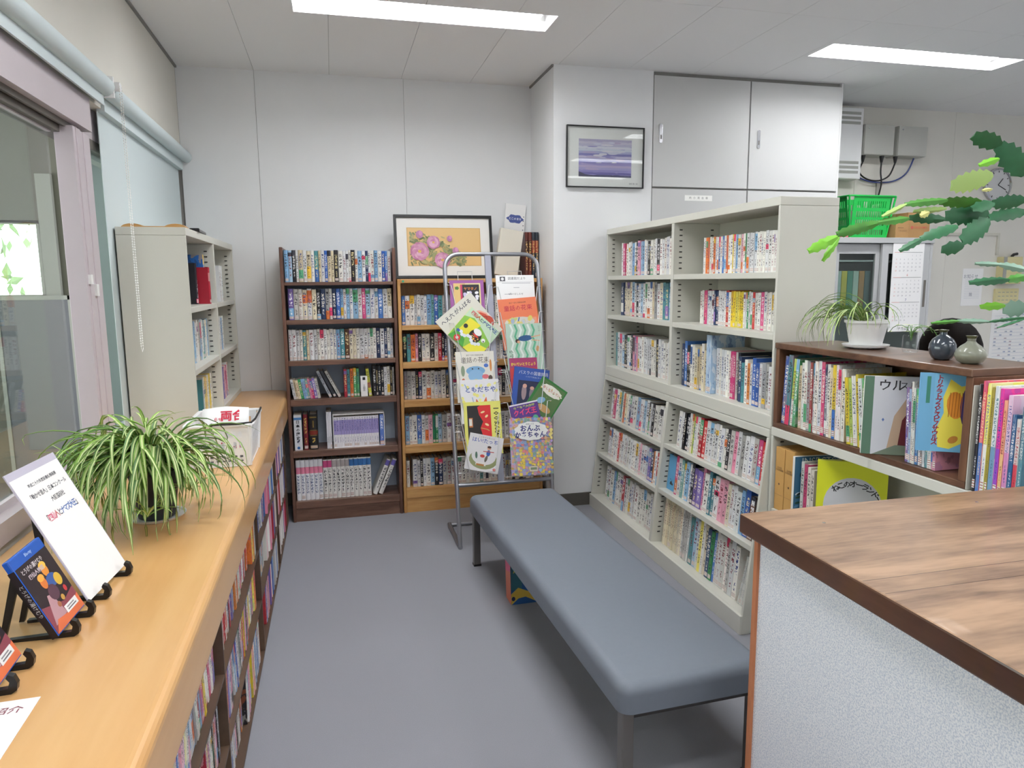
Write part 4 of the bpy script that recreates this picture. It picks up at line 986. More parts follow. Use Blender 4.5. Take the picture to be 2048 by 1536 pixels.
a.ell(.5, .52, .40, .14, '#d8d4cc'); blobs(a, 14, .15, .85, .38, .62, ['#e0d070', '#c8d080', '#e8c050', '#c8ccd4', '#a8b8d0'], .05, .09, .7); a.line([(.5, .62), (.46, .54)], .03, '#4a78b0')
rack_book('orange picture book with garland of pale flowers, upper right of the rack', (.957, 1.12), .232, .3, 4, 1, 'cover_orange', a)
a = Art(.218, .275).rect(0, 0, 1, 1, '#b9d2c2')
for i in range(6):
    x = .12 + .12 * i; a.line([(x, .98), (x + .06, .85), (x, .72), (x + .07, .58), (x + .01, .45), (x + .08, .32), (x, .12)], .055, '#5fb08a' if i % 2 else '#e4ece6')
a.ell(.52, .68, .2, .08, '#2f5a8a', .1).ell(.30, .62, .06, .055, '#3a2a22').ell(.33, .60, .04, .04, '#d8a888').line([(.68, .70), (.95, .74)], .03, '#d8a888').line([(.7, .64), (.92, .62)], .03, '#d8a888').ell(.85, .45, .05, .08, '#c89a6a').line([(.78, .4), (.9, .7)], .008, '#e8e8e8')
a.text('に\nじ\nの', .92, .88, .06, '#4a5a50').text('にじふう', .12, .25, .12, '#26322c', rot=PI / 2, bold=.01)
rack_book('mint green picture book with wavy stripes and lying blue figure on the rack', (.972, 1.0), .218, .275, 0, 2, 'cover_mint', a)
a = Art(.165, .21).rect(0, 0, 1, 1, '#a83a6a').rect(0, .2, 1, .72, '#c84040').ell(.5, .5, .4, .2, '#3a4aa0').text('かいていとうじょう', .5, .82, .13, '#f2e23a', bold=.03, fit=.9)
rack_book('crimson picture book with yellow title mostly hidden behind the blue one', (.98, .86), .165, .21, 0, 3, 'cover_purple', a)
a = Art(.212, .225).rect(0, 0, 1, 1, '#2f55a8').rect(.14, 0, .9, .66, '#20284a').ell(.32, .36, .07, .22, '#a08a90').ell(.33, .52, .06, .06, '#d8a898').ell(.54, .32, .07, .2, '#8a7a8a').ell(.54, .48, .06, .05, '#d0a090').ell(.76, .55, .08, .08, '#e0808a').ell(.76, .36, .1, .12, '#3a8a9a').text('バスラの図書館員', .55, .86, .115, '#e0e0ea', fit=.84).text('イラクで本当にあった話', .6, .76, .05, '#c0c8e0')
rack_book('royal blue picture book with standing figures, tilted, right of the rack', (.972, .80), .212, .225, -9, 4, 'cover_blue', a)
a = Art(.176, .215).rect(0, 0, 1, 1, '#2f7a3a').rect(.08, .06, .95, .95, '#5a7a4a').ell(.52, .76, .4, .17, '#f0ece2', n=24, wob=.06, lobes=11).ell(.36, .40, .16, .1, '#8ab8d8', .8).text('おしりたんてい', .52, .76, .105, '#c05a48', bold=.02, fit=.66).ell(.6, .25, .25, .12, '#c8a06a').ell(.30, .2, .08, .12, '#7a5a3a')
blobs(a, 10, .1, .9, .1, .9, ['#e0c84a', '#7aa84a'], .015, .025)
rack_book('dark green picture book with cloud-shaped title label poking out of the rack', (1.045, .787), .176, .215, -37, 5, 'cover_green', a)
a = Art(.171, .21).rect(0, 0, 1, 1, '#5a3a8a').rect(0, .96, 1, 1, '#e8e4ee').text('クイズ王', .5, .74, .22, '#e84a7a', bold=.04, fit=.8).text('なぞなぞ大作戦', .5, .89, .09, '#c8e05a', bold=.02, fit=.75).ell(.45, .5, .3, .13, '#e0703a').ell(.82, .52, .1, .12, '#58b088')
rack_book('purple quiz book with pink title behind the crowded picture book', (.986, .585), .171, .21, 9, 6, 'cover_purple', a)
a = Art(.245, .325).rect(0, 0, 1, 1, '#b8b4d4')
CR = ['#e8cf5a', '#9ab8dc', '#d8a0b4', '#b09ad0', '#d8b090', '#8ab0a0', '#f0e08a', '#7a90c8', '#e08a8a', '#c8a860']
for i in range(15):
    for j in range(20):
        x, y = .035 + .067 * i + rr.uniform(-.02, .02), .03 + .05 * j + rr.uniform(-.015, .015)
        if ((x - .5) / .40) ** 2 + ((y - .77) / .17) ** 2 < 1: continue
        wt = abs(x - .5) < .3 and y < .5
        a.ell(x, y, rr.uniform(.028, .046), rr.uniform(.028, .046), rr.choice(CR[:1] * 6 + CR if wt else CR), rr.uniform(0, 3), n=8)
        if rr.random() < .5: a.ell(x - .01, y + .004, .006, .006, '#33304a', n=5).ell(x + .012, y + .004, .006, .006, '#33304a', n=5)
a.ell(.5, .77, .40, .22, '#efefee', n=40, wob=.05, lobes=11).text('おんぶ', .48, .81, .165, '#2a2f7a', bold=.03).text('かあちゃん', .48, .70, .15, '#2a2f7a', bold=.03).text('長野ヒデ子', .48, .89, .04, '#5a5a70').rect(.42, .06, .62, .15, '#e4dccc').rect(.45, .09, .6, .13, '#7a8a6a')
rack_book('picture book covered with a crowd of small colourful figures, bottom of the rack', (.942, .393), .245, .325, -1, 7, 'cover_lilac', a)

# ================================================================ things on the wooden counter
mat('leaf_green', '#6f9442', .45); mat('leaf_pale', '#d3dba0', .45); mat('leaf_dark', '#4f7a36', .45); mat('leaf_fresh', '#8db54e', .45)
def ribbon_leaf(parent, base, az, e0, e1, L, w, zmin, mats=('leaf_green', 'leaf_pale'), n=11, xlim=None, twist=0.0):
    """one arching strap leaf: elevation runs from e0 to e1 along its length; pale stripe down the middle"""
    p = Vector(base); V = []; ctr = []
    for i in range(n + 1):
        f = i / n; e = e0 + (e1 - e0) * (f ** 1.25)
        d = Vector((math.cos(az + twist * f) * math.cos(e), math.sin(az + twist * f) * math.cos(e), math.sin(e)))
        if i: p = p + d * (L / n)
        if p.z < zmin: p.z = zmin + .003 * (i % 2)
        if xlim and p.x < xlim: p.x = xlim + .004 * (i % 3)
        ctr.append(p.copy())
    for i in range(n + 1):
        f = i / n; d = (ctr[min(i + 1, n)] - ctr[max(i - 1, 0)]).normalized()
        s = d.cross(Vector((0, 0, 1)))
        if s.length < .05: s = Vector((-math.sin(az), math.cos(az), 0))
        s.normalize(); u = s.cross(d)
        ww = w * (.55 + .9 * f if f < .3 else (1 - f) ** .6 * 1.04) * .5
        ww = max(ww, .0006)
        V += [ctr[i] + s * ww + u * ww * .45, ctr[i] + s * ww * .36, ctr[i] - s * ww * .36, ctr[i] - s * ww + u * ww * .45]
    m = MB()
    for i in range(n):
        o = 4 * i
    fs0 = []; fs1 = []
    for i in range(n):
        o = 4 * i
        fs0 += [(o, o + 1, o + 5, o + 4), (o + 2, o + 3, o + 7, o + 6)]; fs1 += [(o + 1, o + 2, o + 6, o + 5)]
    me = bpy.data.meshes.new('leaf'); me.from_pydata([tuple(v) for v in V], [], fs0 + fs1)
    for q in mats: me.materials.append(MATS[q])
    me.polygons.foreach_set('material_index', [0] * len(fs0) + [1] * len(fs1)); me.polygons.foreach_set('use_smooth', [True] * (len(fs0) + len(fs1))); me.update()
    return link('leaf', me, parent)
# large spider plant
pc = Vector((-.545, 2.27, CT))
t = thing('spider_plant', 'bushy variegated spider plant in a dark pot on the wooden counter', 'plant', pc)
MB().lathe([(.048, .004), (.052, .006), (.070, .135), (.075, .137), (.075, .147), (.066, .147), (.064, .125)], 26, cap1=False).build('pot', 'pot_black', t)
MB().lathe([(.001, .135), (.064, .13)], 20, cap0=False, cap1=False).build('soil', 'soil', t)
MB().lathe([(.07, 0), (.082, .01), (.079, .01), (.068, .003), (.001, .003)], 24, cap1=False).build('saucer', 'white_plastic', t)
q = random.Random(12)
for i in range(255):
    az = q.uniform(0, 2 * PI) if q.random() < .5 else q.gauss(-1.8, .8)
    rad = q.uniform(0, .07)
    b = (rad * math.cos(az), rad * math.sin(az), .15 + q.uniform(0, .05))
    L = q.uniform(.24, .43)
    e0 = q.uniform(.2, 1.45); e1 = q.uniform(-2.2, -1.45) if q.random() < .9 else q.uniform(-.9, -.2)
    if math.cos(az) > .3: L *= .80
    ribbon_leaf(t, b, az + q.uniform(-.5, .5), e0, e1, L, q.uniform(.013, .020), .005, (q.choice(['leaf_green', 'leaf_green', 'leaf_dark', 'leaf_fresh']), 'leaf_pale'), xlim=-.31, twist=q.uniform(-1.0, 1.0))
for (dx, dy, dz, n) in ((-.19, -.04, .19, 12), (-.02, .03, .27, 11), (.02, -.19, .06, 12), (.10, -.02, .08, 8)):     # plantlets on runners
    MB().tube([(0, 0, .17), (dx * .5, dy * .5, .24), (dx, dy, dz)], .0018, 5).build('runner', 'leaf_pale', t)
    for k in range(n):
        ribbon_leaf(t, (dx, dy, dz), 2 * PI * k / n + q.uniform(-.2, .2), q.uniform(.5, 1.4), q.uniform(-.7, .4), q.uniform(.07, .15), q.uniform(.008, .012), .004, ('leaf_fresh', 'leaf_pale'), n=7, xlim=-.31)

# glass bottle by the window
t = thing('glass_bottle', 'clear round glass bottle on the counter by the window', 'bottle', (-.835, 2.62, CT))
MB().lathe([(.03, 0), (.05, .02), (.056, .05), (.045, .085), (.018, .105), (.015, .125), (.02, .135)], 22, cap1=False).build('glass_body', 'clear_glass', t)
MB().lathe([(.021, .135), (.021, .15), (.012, .155)], 14).build('stopper', 'clear_glass', t)

# shopping basket
def slotted_wall(m, p0, ex, ez, w, h, th, rows, nrm, mi=0, wob=0):
    """wall panel with rows of upright slots: rows = (z0, z1, count, bar fraction)"""
    p0 = Vector(p0); ex = Vector(ex); ez = Vector(ez); nrm = Vector(nrm)
    def slab(x0, x1, z0, z1):
        c = [p0 + ex * x + ez * z + nrm * k for k in (0, -th) for (x, z) in ((x0, z0), (x1, z0), (x1, z1), (x0, z1))]
        m.add(c, [(0, 1, 2, 3), (7, 6, 5, 4), (0, 4, 5, 1), (1, 5, 6, 2), (2, 6, 7, 3), (3, 7, 4, 0)], mi)
    z = 0
    for (a, b, n, fr) in rows:
        slab(0, w, z, a)
        mg = w * .09; cw = (w - 2 * mg) / n; bw = cw * fr
        slab(0, mg, a, b); slab(w - mg, w, a, b)
        for i in range(n + 1):
            x = mg + cw * i; slab(max(x - bw / 2, mg - .001), min(x + bw / 2, w - mg + .001), a, b)
        z = b
    slab(0, w, z, h)
def basket(name, label, cat, c, W, D, H, matn, tap=.93, rows=None, rot=0, handle=None, hm='black'):
    t = thing(name, label, cat, c, (0, 0, rot))
    wb_, db_ = W * tap, D * tap
    m = MB()
    for (sx, sy) in ((0, -1), (0, 1), (-1, 0), (1, 0)):
        if sy:
            p = Vector((-wb_ / 2, sy * db_ / 2, 0)); ex = Vector((1, 0, 0)); w = wb_; ez = Vector((0, sy * (D - db_) / 2 / H, 1)); nr = Vector((0, sy, 0))
        else:
            p = Vector((sx * wb_ / 2, -db_ / 2, 0)); ex = Vector((0, 1, 0)); w = db_; ez = Vector((sx * (W - wb_) / 2 / H, 0, 1)); nr = Vector((sx, 0, 0))
        slotted_wall(m, p, ex, ez, w, H, .0025, [(a * H, b * H, max(4, int(n * w / .2)), fr) for a, b, n, fr in rows], nr)
    for sx in (-1, 1):
        for sy in (-1, 1):
            m.tube([(sx * wb_ / 2, sy * db_ / 2, .004), (sx * W / 2, sy * D / 2, H)], .007, 8)
    m.build('basket_wall', matn, t)
    bevel(MB().prism(rounded(wb_ + .004, db_ + .004, .012, 4, -wb_ / 2 - .002, -db_ / 2 - .002), 0, .004).build('basket_floor', matn, t), .001)
    m = MB(); pts = rounded(W + .012, D + .012, .02, 5, -W / 2 - .006, -D / 2 - .006)
    m.tube([(x, y, H) for x, y in pts], .0065, 8, closed=True)
    m.build('rim', matn, t)
    if handle:
        MB().tube(handle, .0042, 8).build('handle', hm, t)
    return t
t = basket('shopping_basket', 'white plastic shopping basket with black handle on the wooden counter', 'basket', (-.442, 2.985, CT + .0005), .232, .33, .165, 'white_plastic', .90,
           [(.12, .27, 8, .46), (.44, .60, 8, .46), (.70, .84, 8, .46)], 0, [(-.02, -.178, .173), (.08, -.178, .172), (.118, -.165, .172), (.127, -.10, .175), (.128, .05, .178), (.124, .15, .176)])
for sy in (-1, 1): MB().tube([(-.03, sy * .171, .166), (-.02, sy * .178, .173)], .006, 8).build('handle_pivot', 'black', t)
p = thing('notice_sheet', 'white sheet with red lettering standing in the shopping basket', 'paper', (-.442, 2.985, CT + .057))
m = MB(); n = 8
for i in range(n + 1):
    x = -.088 + .176 * i / n; y = -.02 + .014 * math.sin(PI * i / n)
    m.v += [(x, y + .006, .0), (x, y + .07, .145 - .006 * abs(i - 4) / 4)]
for i in range(n): m.f.append([2 * i, 2 * i + 2, 2 * i + 3, 2 * i + 1]); m.m.append(0); m.sm.append(True)
o = m.build('sheet', 'white_paper', p); sd = o.modifiers.new('thick', 'SOLIDIFY'); sd.thickness = .0008
Art(.17, .06).text('両合', .64, .45, .27, '#d8304a', bold=.03).text('お知らせ', .22, .25, .1, '#d8304a', bold=.02).build('lettering', p, face_matrix((-.085, .0325, .082), (1, 0, 0), (0, .404, .915)))
pf = thing('infill', 'grey folder added as shade in the bottom of the white shopping basket', 'infill', (-.442, 2.985, CT + .0052))  # added grey block, stands for the shade behind the bottom slots
bevel(MB().box(-.092, -.145, 0, .092, .145, .05).build('infill_block', mat('infill_grey', '#7d7f86', .6), pf), .002); MB().box(-.093, -.146, .02, .093, -.144, .03).build('infill_strip', 'white_paper', pf)
p2 = thing('leaflet', 'white leaflet with red print lying against the front of the basket', 'paper', (-.442, 2.862, CT + .056))
MB().box(-.085, -.004, 0, .085, -.003, .075).build('sheet', 'white_paper', p2)
Art(.17, .075).text('図書カード', .62, .55, .15, '#e0405e', bold=.03).text('よむ', .8, .18, .12, '#e0405e', bold=.03).build('lettering', p2, face_matrix((-.085, -.0042, 0), (1, 0, 0), (0, 0, 1)))

# easels with the sign and the disc cases
def easel(label, bl, right, up, w, hh, off=.004):
    R0 = Vector(right).normalized(); U0 = Vector(up).normalized(); F0 = R0.cross(Vector((0, 0, 1))).normalized()
    org = Vector(bl) + R0 * (w / 2); org.z = CT
    t = thing('display_easel', label, 'easel', org, (0, 0, math.atan2(F0.y, F0.x)), 'black display easels')
    lx = -U0.dot(F0) / U0.z        # how far the back leans per unit height
    z0 = bl[2] - CT
    for s in (-1, 1):
        yy = s * w * .30
        fr = [(.018, 0), (.027, .006), (.029, .018), (.024, .032), (.015, .036), (.012, .030), (.017, .022), (.014, .011), (-.02, .009), (-.10, .006), (-.10, 0)]
        MB().prism(fr, yy - .006, yy + .006, 0, Matrix(((1, 0, 0, 0), (0, 0, 1, 0), (0, 1, 0, 0), (0, 0, 0, 1)))).build('hook_foot', 'black', t)
        k = hh * .72
        rl = [(-.002 - off, z0 - .006), (-.002 - off - lx * k, z0 + k), (-.010 - off - lx * k, z0 + k), (-.10 - off, .003), (-.09 - off, .003), (-.018 - off - lx * k * .75, z0 + k * .72), (-.010 - off, z0 - .006)]
        MB().prism(rl, yy - .004, yy + .004, 0, Matrix(((1, 0, 0, 0), (0, 0, 1, 0), (0, 1, 0, 0), (0, 0, 0, 1)))).build('back_rail', 'black', t)
    k = hh * .6
    ob = .004 + off; A = [(-ob - lx * .03, -w * .30, z0 + .03), (-ob - lx * .03, w * .30, z0 + .03), (-ob - lx * k, w * .30, z0 + k), (-ob - lx * k, -w * .30, z0 + k)]
    bk = MB().add([Vector(q) for q in A] + [Vector(q) - Vector((.003, 0, 0)) for q in A], [(0, 1, 2, 3), (7, 6, 5, 4), (0, 4, 5, 1), (1, 5, 6, 2), (2, 6, 7, 3), (3, 7, 4, 0)])
    bk.build('back_plate', 'black_matte', t)
    return t
SU = Vector((-.44, 0, .897)); SR = Vector((.09, .996, 0)); SB = (-.545, 1.645, CT + .014)
easel('black easel holding the white sign', SB, SR, SU, .215, .30)
t = thing('sign_holder', 'tall white printed sign in a clear holder leaning on a black easel', 'sign'); t.matrix_world = face_matrix(SB, SR, SU - SR * SU.dot(SR))
MB().box(0, 0, -.003, .217, .322, -.0005).build('clear_sleeve', mat('acrylic', '#c8c4d4', .15, .5), t)
MB().box(.003, .0, -.0004, .214, .305, .0002).build('paper', 'white_paper', t)
a = Art(.217, .305).text('平成二十六年度読書感想画展', .52, .91, .042, '#55555c', bold=.02, fit=.58).text('「動かせ昔人」日本コンクール', .52, .83, .06, '#55555c', bold=.02, fit=.74).text('大阪芸術社', .60, .75, .06, '#55555c', bold=.02, fit=.28)
for i, (c, k) in enumerate(zip('「四仙人とナマズ大王」', ['#555555', '#d04468', '#d86a88', '#c86a70', '#55555c', '#4a6ab0', '#5a7ab8', '#4a6ab0', '#5a7ab8', '#4a6ab0', '#555555'])): a.text(c, .20 + .066 * i, .64, .085, k, bold=.02)
a.build('lettering', t)
def disc_case(label, bl, right, up, full=True):
    t = thing('disc_case', label, 'disc case', group='film disc cases on the counter'); U1 = Vector(up) - Vector(right).normalized() * Vector(up).dot(Vector(right).normalized())
    t.matrix_world = face_matrix(bl, right, U1)
    W, H = .142, .178
    bevel(MB().box(0, 0, -.013, W, H, 0).build('case_shell', mat('case_blue', '#2058b8', .25), t), .003)
    a = Art(W, H).rect(.02, .02, .98, .87, '#2a1e26').poly([(.02, .02), (.02, .36), (.3, .3), (.6, .24), (.98, .30), (.98, .02)], '#8a4450').poly([(.1, .1), (.3, .42), (.42, .40), (.5, .12)], '#b89098')
    a.ell(.62, .66, .09, .10, '#e0903a').ell(.62, .72, .1, .06, '#f0c050').ell(.64, .52, .16, .10, '#3a5a9a').ell(.78, .48, .1, .1, '#d8b040').ell(.42, .56, .085, .10, '#d87a3a').ell(.42, .62, .09, .055, '#e8a848').ell(.5, .40, .14, .12, '#5a3a4a').ell(.80, .34, .045, .05, '#c83a40').ell(.62, .28, .05, .045, '#c89a4a').ell(.45, .25, .05, .045, '#a86a4a')
    a.text('とうげの湯けむり', .42, .79, .085, '#d8d0d4', bold=.02, fit=.62).text('四仙人物語', .42, .70, .08, '#c8b8c0', bold=.02, fit=.45)
    a.poly([(.02, .02), (.2, .14), (.6, .10), (.98, .2), (.98, .02)], '#e0744a').rect(.5, .10, .9, .19, '#ececec').rect(.56, .12, .84, .135, '#6a6a70').rect(.56, .15, .8, .165, '#8a8a90').text('Blu-ray', .5, .935, .07, '#9cc0ee', bold=.02)
    a.build('cover_print', t)
    b = Art(.013, H).rect(0, 0, 1, .87, '#1e1418')
    b.text('とうげの湯けむり', .5, .48, .75, '#d8d8d8', rot=-PI / 2).build('spine_print', t, face_matrix((-.0003, 0, -.013), (0, 0, 1), (0, 1, 0)))
    return t
DU = Vector((-.42, -.10, .9)); DR = Vector((.03, 1, 0))
DB = (-.552, 1.488, CT + .014); easel('black easel holding the whole film disc case', DB, DR, DU, .142, .17, .016)
disc_case('blue film disc case on a black easel beside the white sign', DB, DR, DU)
DB2 = (-.585, 1.288, CT + .014); easel('black easel nearest the camera, holding the cut-off disc case', DB2, (-.06, 1, 0), DU, .142, .17, .016)
disc_case('film disc case cut off by the frame in the lower left corner', DB2, Vector((-.06, 1, 0)), DU)
t = thing('paper_sheet', 'white paper lying flat on the counter in the lower left corner', 'paper', (-.66, 1.18, CT), (0, 0, .03))
MB().box(-.148, -.105, .0003, .148, .105, .0012).build('sheet', 'white_paper', t)
Art(.296, .21).text('図書の紹介', .76, .84, .075, '#8a4a5a', rot=0, bold=.01).text('四仙人とナマズ大王', .5, .6, .06, '#4a4a50').build('lettering', t, Matrix.Translation((-.148, -.105, .0012)))

# things on top of the grey counter shelf
t = thing('wooden_rail', 'orange wooden strip with rounded bumps on the grey counter shelf', 'toy', (-.745, 3.47, CT + .9405))
pr = [(-.13, 0), (-.13, .006)] + [(-.13 + .26 * i / 24, .008 + .011 * max(0, math.sin(PI * 3 * i / 24)) ** .7 if math.sin(PI * 3 * i / 24) > 0 else .008) for i in range(1, 24)] + [(.13, .005), (.13, 0)]
MB().prism(pr, -.03, .03, 0, Matrix(((1, 0, 0, 0), (0, 0, 1, 0), (0, 1, 0, 0), (0, 0, 0, 1)))).build('strip', 'wood_tan_h', t)
MB().box(-.11, -.028, .0, .11, .028, .004).build('base', 'wood_tan', t)
t = thing('pen_case', 'flat dark grey pen case on the edge of the grey counter shelf', 'pen case', (-.625, 3.80, CT + .9405), (0, 0, .05))
bevel(MB().box(-.022, -.13, 0, .022, .13, .014).build('lid', mat('pen_grey', '#6a6a6a', .4), t), .004); bevel(MB().box(-.022, -.15, 0, .022, -.128, .016).build('end_cap', 'black', t), .004)

# ================================================================ pictures, shelf-top things, office
def picture_frame(name, label, o, right, up, w, h, fw, art, framem, depth=.018, glass_=True):
    t = thing(name, label, 'picture'); t.matrix_world = face_matrix(o, right, up)
    for (x0, y0, x1, y1) in ((0, 0, w, fw), (0, h - fw, w, h), (0, fw, fw, h - fw), (w - fw, fw, w, h - fw)):
        bevel(MB().box(x0, y0, 0, x1, y1, depth).build('frame_bar', framem, t), .0015)
    MB().box(fw * .5, fw * .5, .001, w - fw * .5, h - fw * .5, .006).build('mount', mat('mount_white', '#e9e8e4', .6), t)
    art.build('picture_print', t, Matrix.Translation((fw, fw, .0063)))
    if glass_: MB().box(fw * .8, fw * .8, .0125, w - fw * .8, h - fw * .8, .0135).build('glazing', 'clear_glass', t)
    return t
# landscape photograph on the pillar
W, H = .522, .375
a = Art(W - .014, H - .014)
bands = ['#4a4a70', '#6a62a0', '#8c84bc', '#a49cc8', '#b8a8c8', '#9a90c4', '#8a84c0', '#a8a4cc', '#c8c0d8', '#7e7ab4', '#a8a8cc', '#c8ccd8', '#d2d2dc', '#b8b4cc', '#c4bed0', '#b0a8c4']
x0, x1, y0, y1 = .15, .85, .165, .80
rb = random.Random(4)
ys_ = [y0 + (y1 - y0) * i / len(bands) for i in range(len(bands) + 1)]
a.rect(x0, y0, x1, y1, '#a49cc8')
for i, c in enumerate(bands):
    up_ = [(x0 + (x1 - x0) * k / 14, min(y1, ys_[i + 1] + rb.uniform(-.012, .02))) for k in range(15)]
    lo_ = [(x0 + (x1 - x0) * k / 14, ys_[i]) for k in range(15)]
    a.poly(lo_ + up_[::-1], c)
for i in range(26): a.ell(rb.uniform(x0 + .1, x1 - .1), rb.uniform(y0 + .1, y1 - .05), rb.uniform(.04, .1), rb.uniform(.006, .014), rb.choice(['#c8c8d8', '#8a84bc', '#b4a4c4', '#d8d4dc']), n=12)
a.poly([(x0, y0), (x0, y0 + .09), (x0 + .1, y0 + .035), (x0 + .25, y0 + .02), (x1, y0 + .012), (x1, y0)], '#3e3e58').text('白石 春の海', .88, .06, .022, '#7a7a80')
picture_frame('framed_photograph', 'framed purple dusk landscape photograph hanging on the pillar', (1.448, YP - .002, 2.08), (1, 0, 0), (0, -.012, 1), W, H, .007, a, 'black', .02)
# peony painting on the tan bookcase
W, H = .652, .418
a = Art(W - .036, H - .036).rect(.105, .17, .90, .83, '#caa468').rect(.115, .18, .89, .82, '#dcb87c')
rp = random.Random(9)
for i in range(230):
    x = rp.uniform(.125, .72); top_ = .74 if x < .3 else .68 if x < .5 else .56 - (x - .5) * .9
    y = rp.uniform(.19, max(.22, top_))
    a.ell(max(.15, x), y, rp.uniform(.018, .040), rp.uniform(.007, .014), rp.choice(['#8a9160', '#747f52', '#9a9c6a', '#828c62', '#b0a674', '#66724c', '#a59a62']), rp.choice([rp.uniform(.4, 1.2), rp.uniform(1.9, 2.8)]), n=8)
def peony(x, y, r):
    for ring, (rr_, sz, cols) in enumerate(((.78, .42, ['#bd7fa0', '#c98fae', '#b57297']), (.55, .40, ['#cf9ab6', '#c487a8', '#d8a8c0']), (.3, .32, ['#d9adc4', '#bf7a9e', '#cd93b2']))):
        nn = 13 - 3 * ring
        for k in range(nn):
            an = 2 * PI * k / nn + ring * .4 + rp.uniform(-.15, .15)
            a.ell(x + r * rr_ * math.cos(an), y + r * rr_ * math.sin(an) * 1.6, r * sz * rp.uniform(.8, 1.1), r * sz * .75, rp.choice(cols), an + PI / 2, n=9)
    for k in range(5): a.ell(x + r * .1 * math.cos(k * 1.3), y + r * .14 * math.sin(k * 1.3), r * .12, r * .1, ['#d8b45a', '#c89a48'][k % 2], k, n=7)
peony(.235, .42, .092); peony(.385, .575, .066); peony(.475, .27, .078)
for (x, y, s) in ((.24, .71, .04), (.56, .64, .03), (.62, .43, .035)): a.ell(x, y, s, s * 1.1, '#b07aa0', n=9).ell(x + .01, y + .02, s * .5, s * .7, '#d090b8', n=8)
picture_frame('framed_painting', 'framed peony painting on gold ground leaning above the tan bookcase', (.400, 4.700, 1.5175), (1, .0, 0), (0, .16, .987), W, H, .018, a, 'black', .018, False)
# upright things beside it
t = thing('calendar_pad', 'tall white calendar pad with blue cloud logo behind the rack', 'calendar', (1.135, 4.842, 1.533))
t.rotation_euler = (-.05, .10, .04)
bevel(MB().box(0, 0, 0, .145, .014, .50).build('pad', 'white_paper', t), .001)
a = Art(.145, .5).ell(.5, .80, .4, .2, '#4a5a98', n=24, wob=.12, lobes=6).text('とこのまち', .5, .80, .13, '#e8e8f0', bold=.02).ell(.4, .63, .25, .06, '#a8c4a0').ell(.62, .60, .05, .12, '#d8707a')
for i in range(5): a.ell(.92, .84 - .06 * i, .025, .025, '#4a4a50', n=8)
a.build('lettering', t, face_matrix((0, -.0004, 0), (1, 0, 0), (0, 0, 1)))
t = thing('slipcase_album', 'plain cream boxed album leaning beside the peony painting', 'album', (1.052, 4.665, 1.546)); t.rotation_euler = (-.05, .17, .05)
bevel(MB().box(0, 0, 0, .16, .04, .31).build('case_shell', 'cover_cream', t), .002); MB().box(.157, .004, .006, .1605, .036, .304).build('album_edge', 'page', t)
for i in range(4):
    o = special(Frame((0, 0, 0), 0), 1.280 + .0235 * i, 4.68, 1.5165, .0225, .15, .305, ('#5a2620', '#6a2c22', '#2c3440', '#28323c')[i], 'dark %s yearbook with banded spine, %s of four above the tan bookcase' % (('red', 'red', 'blue', 'blue')[i], ORD(i + 1)), 'yearbooks on the tan bookcase', ink='#d8b070', band=('#3a1a16', '#3a1a16', '#9a4030', '#9a4030')[i], lay=(.55, .82, .80), lean=.0)

# paper bag under the bench
t = thing('paper_bag', 'colourful blue and yellow printed paper bag under the bench', 'bag', (.822, 3.085, 0)); t.rotation_euler = (0, 0, .02)
MB().add([(-.075, -.045, 0), (.10, -.045, 0), (.10, .045, 0), (-.075, .045, 0), (-.08, -.02, .232), (.095, -.02, .232), (.095, .02, .232), (-.08, .02, .232)], [(0, 3, 2, 1), (0, 1, 5, 4), (1, 2, 6, 5), (2, 3, 7, 6), (3, 0, 4, 7)]).build('bag_body', mat('bag_blue', '#2f5f9e', .5), t)
a = Art(.175, .23).rect(0, 0, 1, 1, '#2a62a4').poly([(0, .3), (.0, 1), (.35, 1), (.3, .3)], '#3a7a8a').poly([(0, 0), (0, .22), (.2, .34), (.5, .24), (.8, .16), (1, .14), (1, 0), (.7, .02), (.4, .14), (.2, .12)], '#e0c050').ell(.06, .12, .05, .06, '#1c2c5a').poly([(.75, .17), (.83, .32), (.92, .18)], '#d8405a').poly([(.02, .82), (.14, .84), (.2, .95), (.25, .83), (.36, .80), (.27, .73), (.28, .62), (.18, .69), (.07, .64), (.11, .74)], '#d8d85a').poly([(.1, 1), (.2, .95), (.4, 1)], '#d04a70')
a.build('front_print', t, face_matrix((-.0755, -.0462, .0), (1, 0, 0), (0, .107, .994)))
Art(.09, .23).rect(0, 0, 1, 1, '#d8785a').poly([(0, .6), (0, 1), (1, 1), (1, .7)], '#d85a80').build('side_print', t, face_matrix((-.0762, .045, .0), (0, -1, 0), (-.02, 0, 1)))
MB().tube([(-.02, -.022, .225), (-.015, -.022, .262), (.035, -.022, .262), (.04, -.022, .225)], .002, 6).build('string_handle', 'white_paper', t)

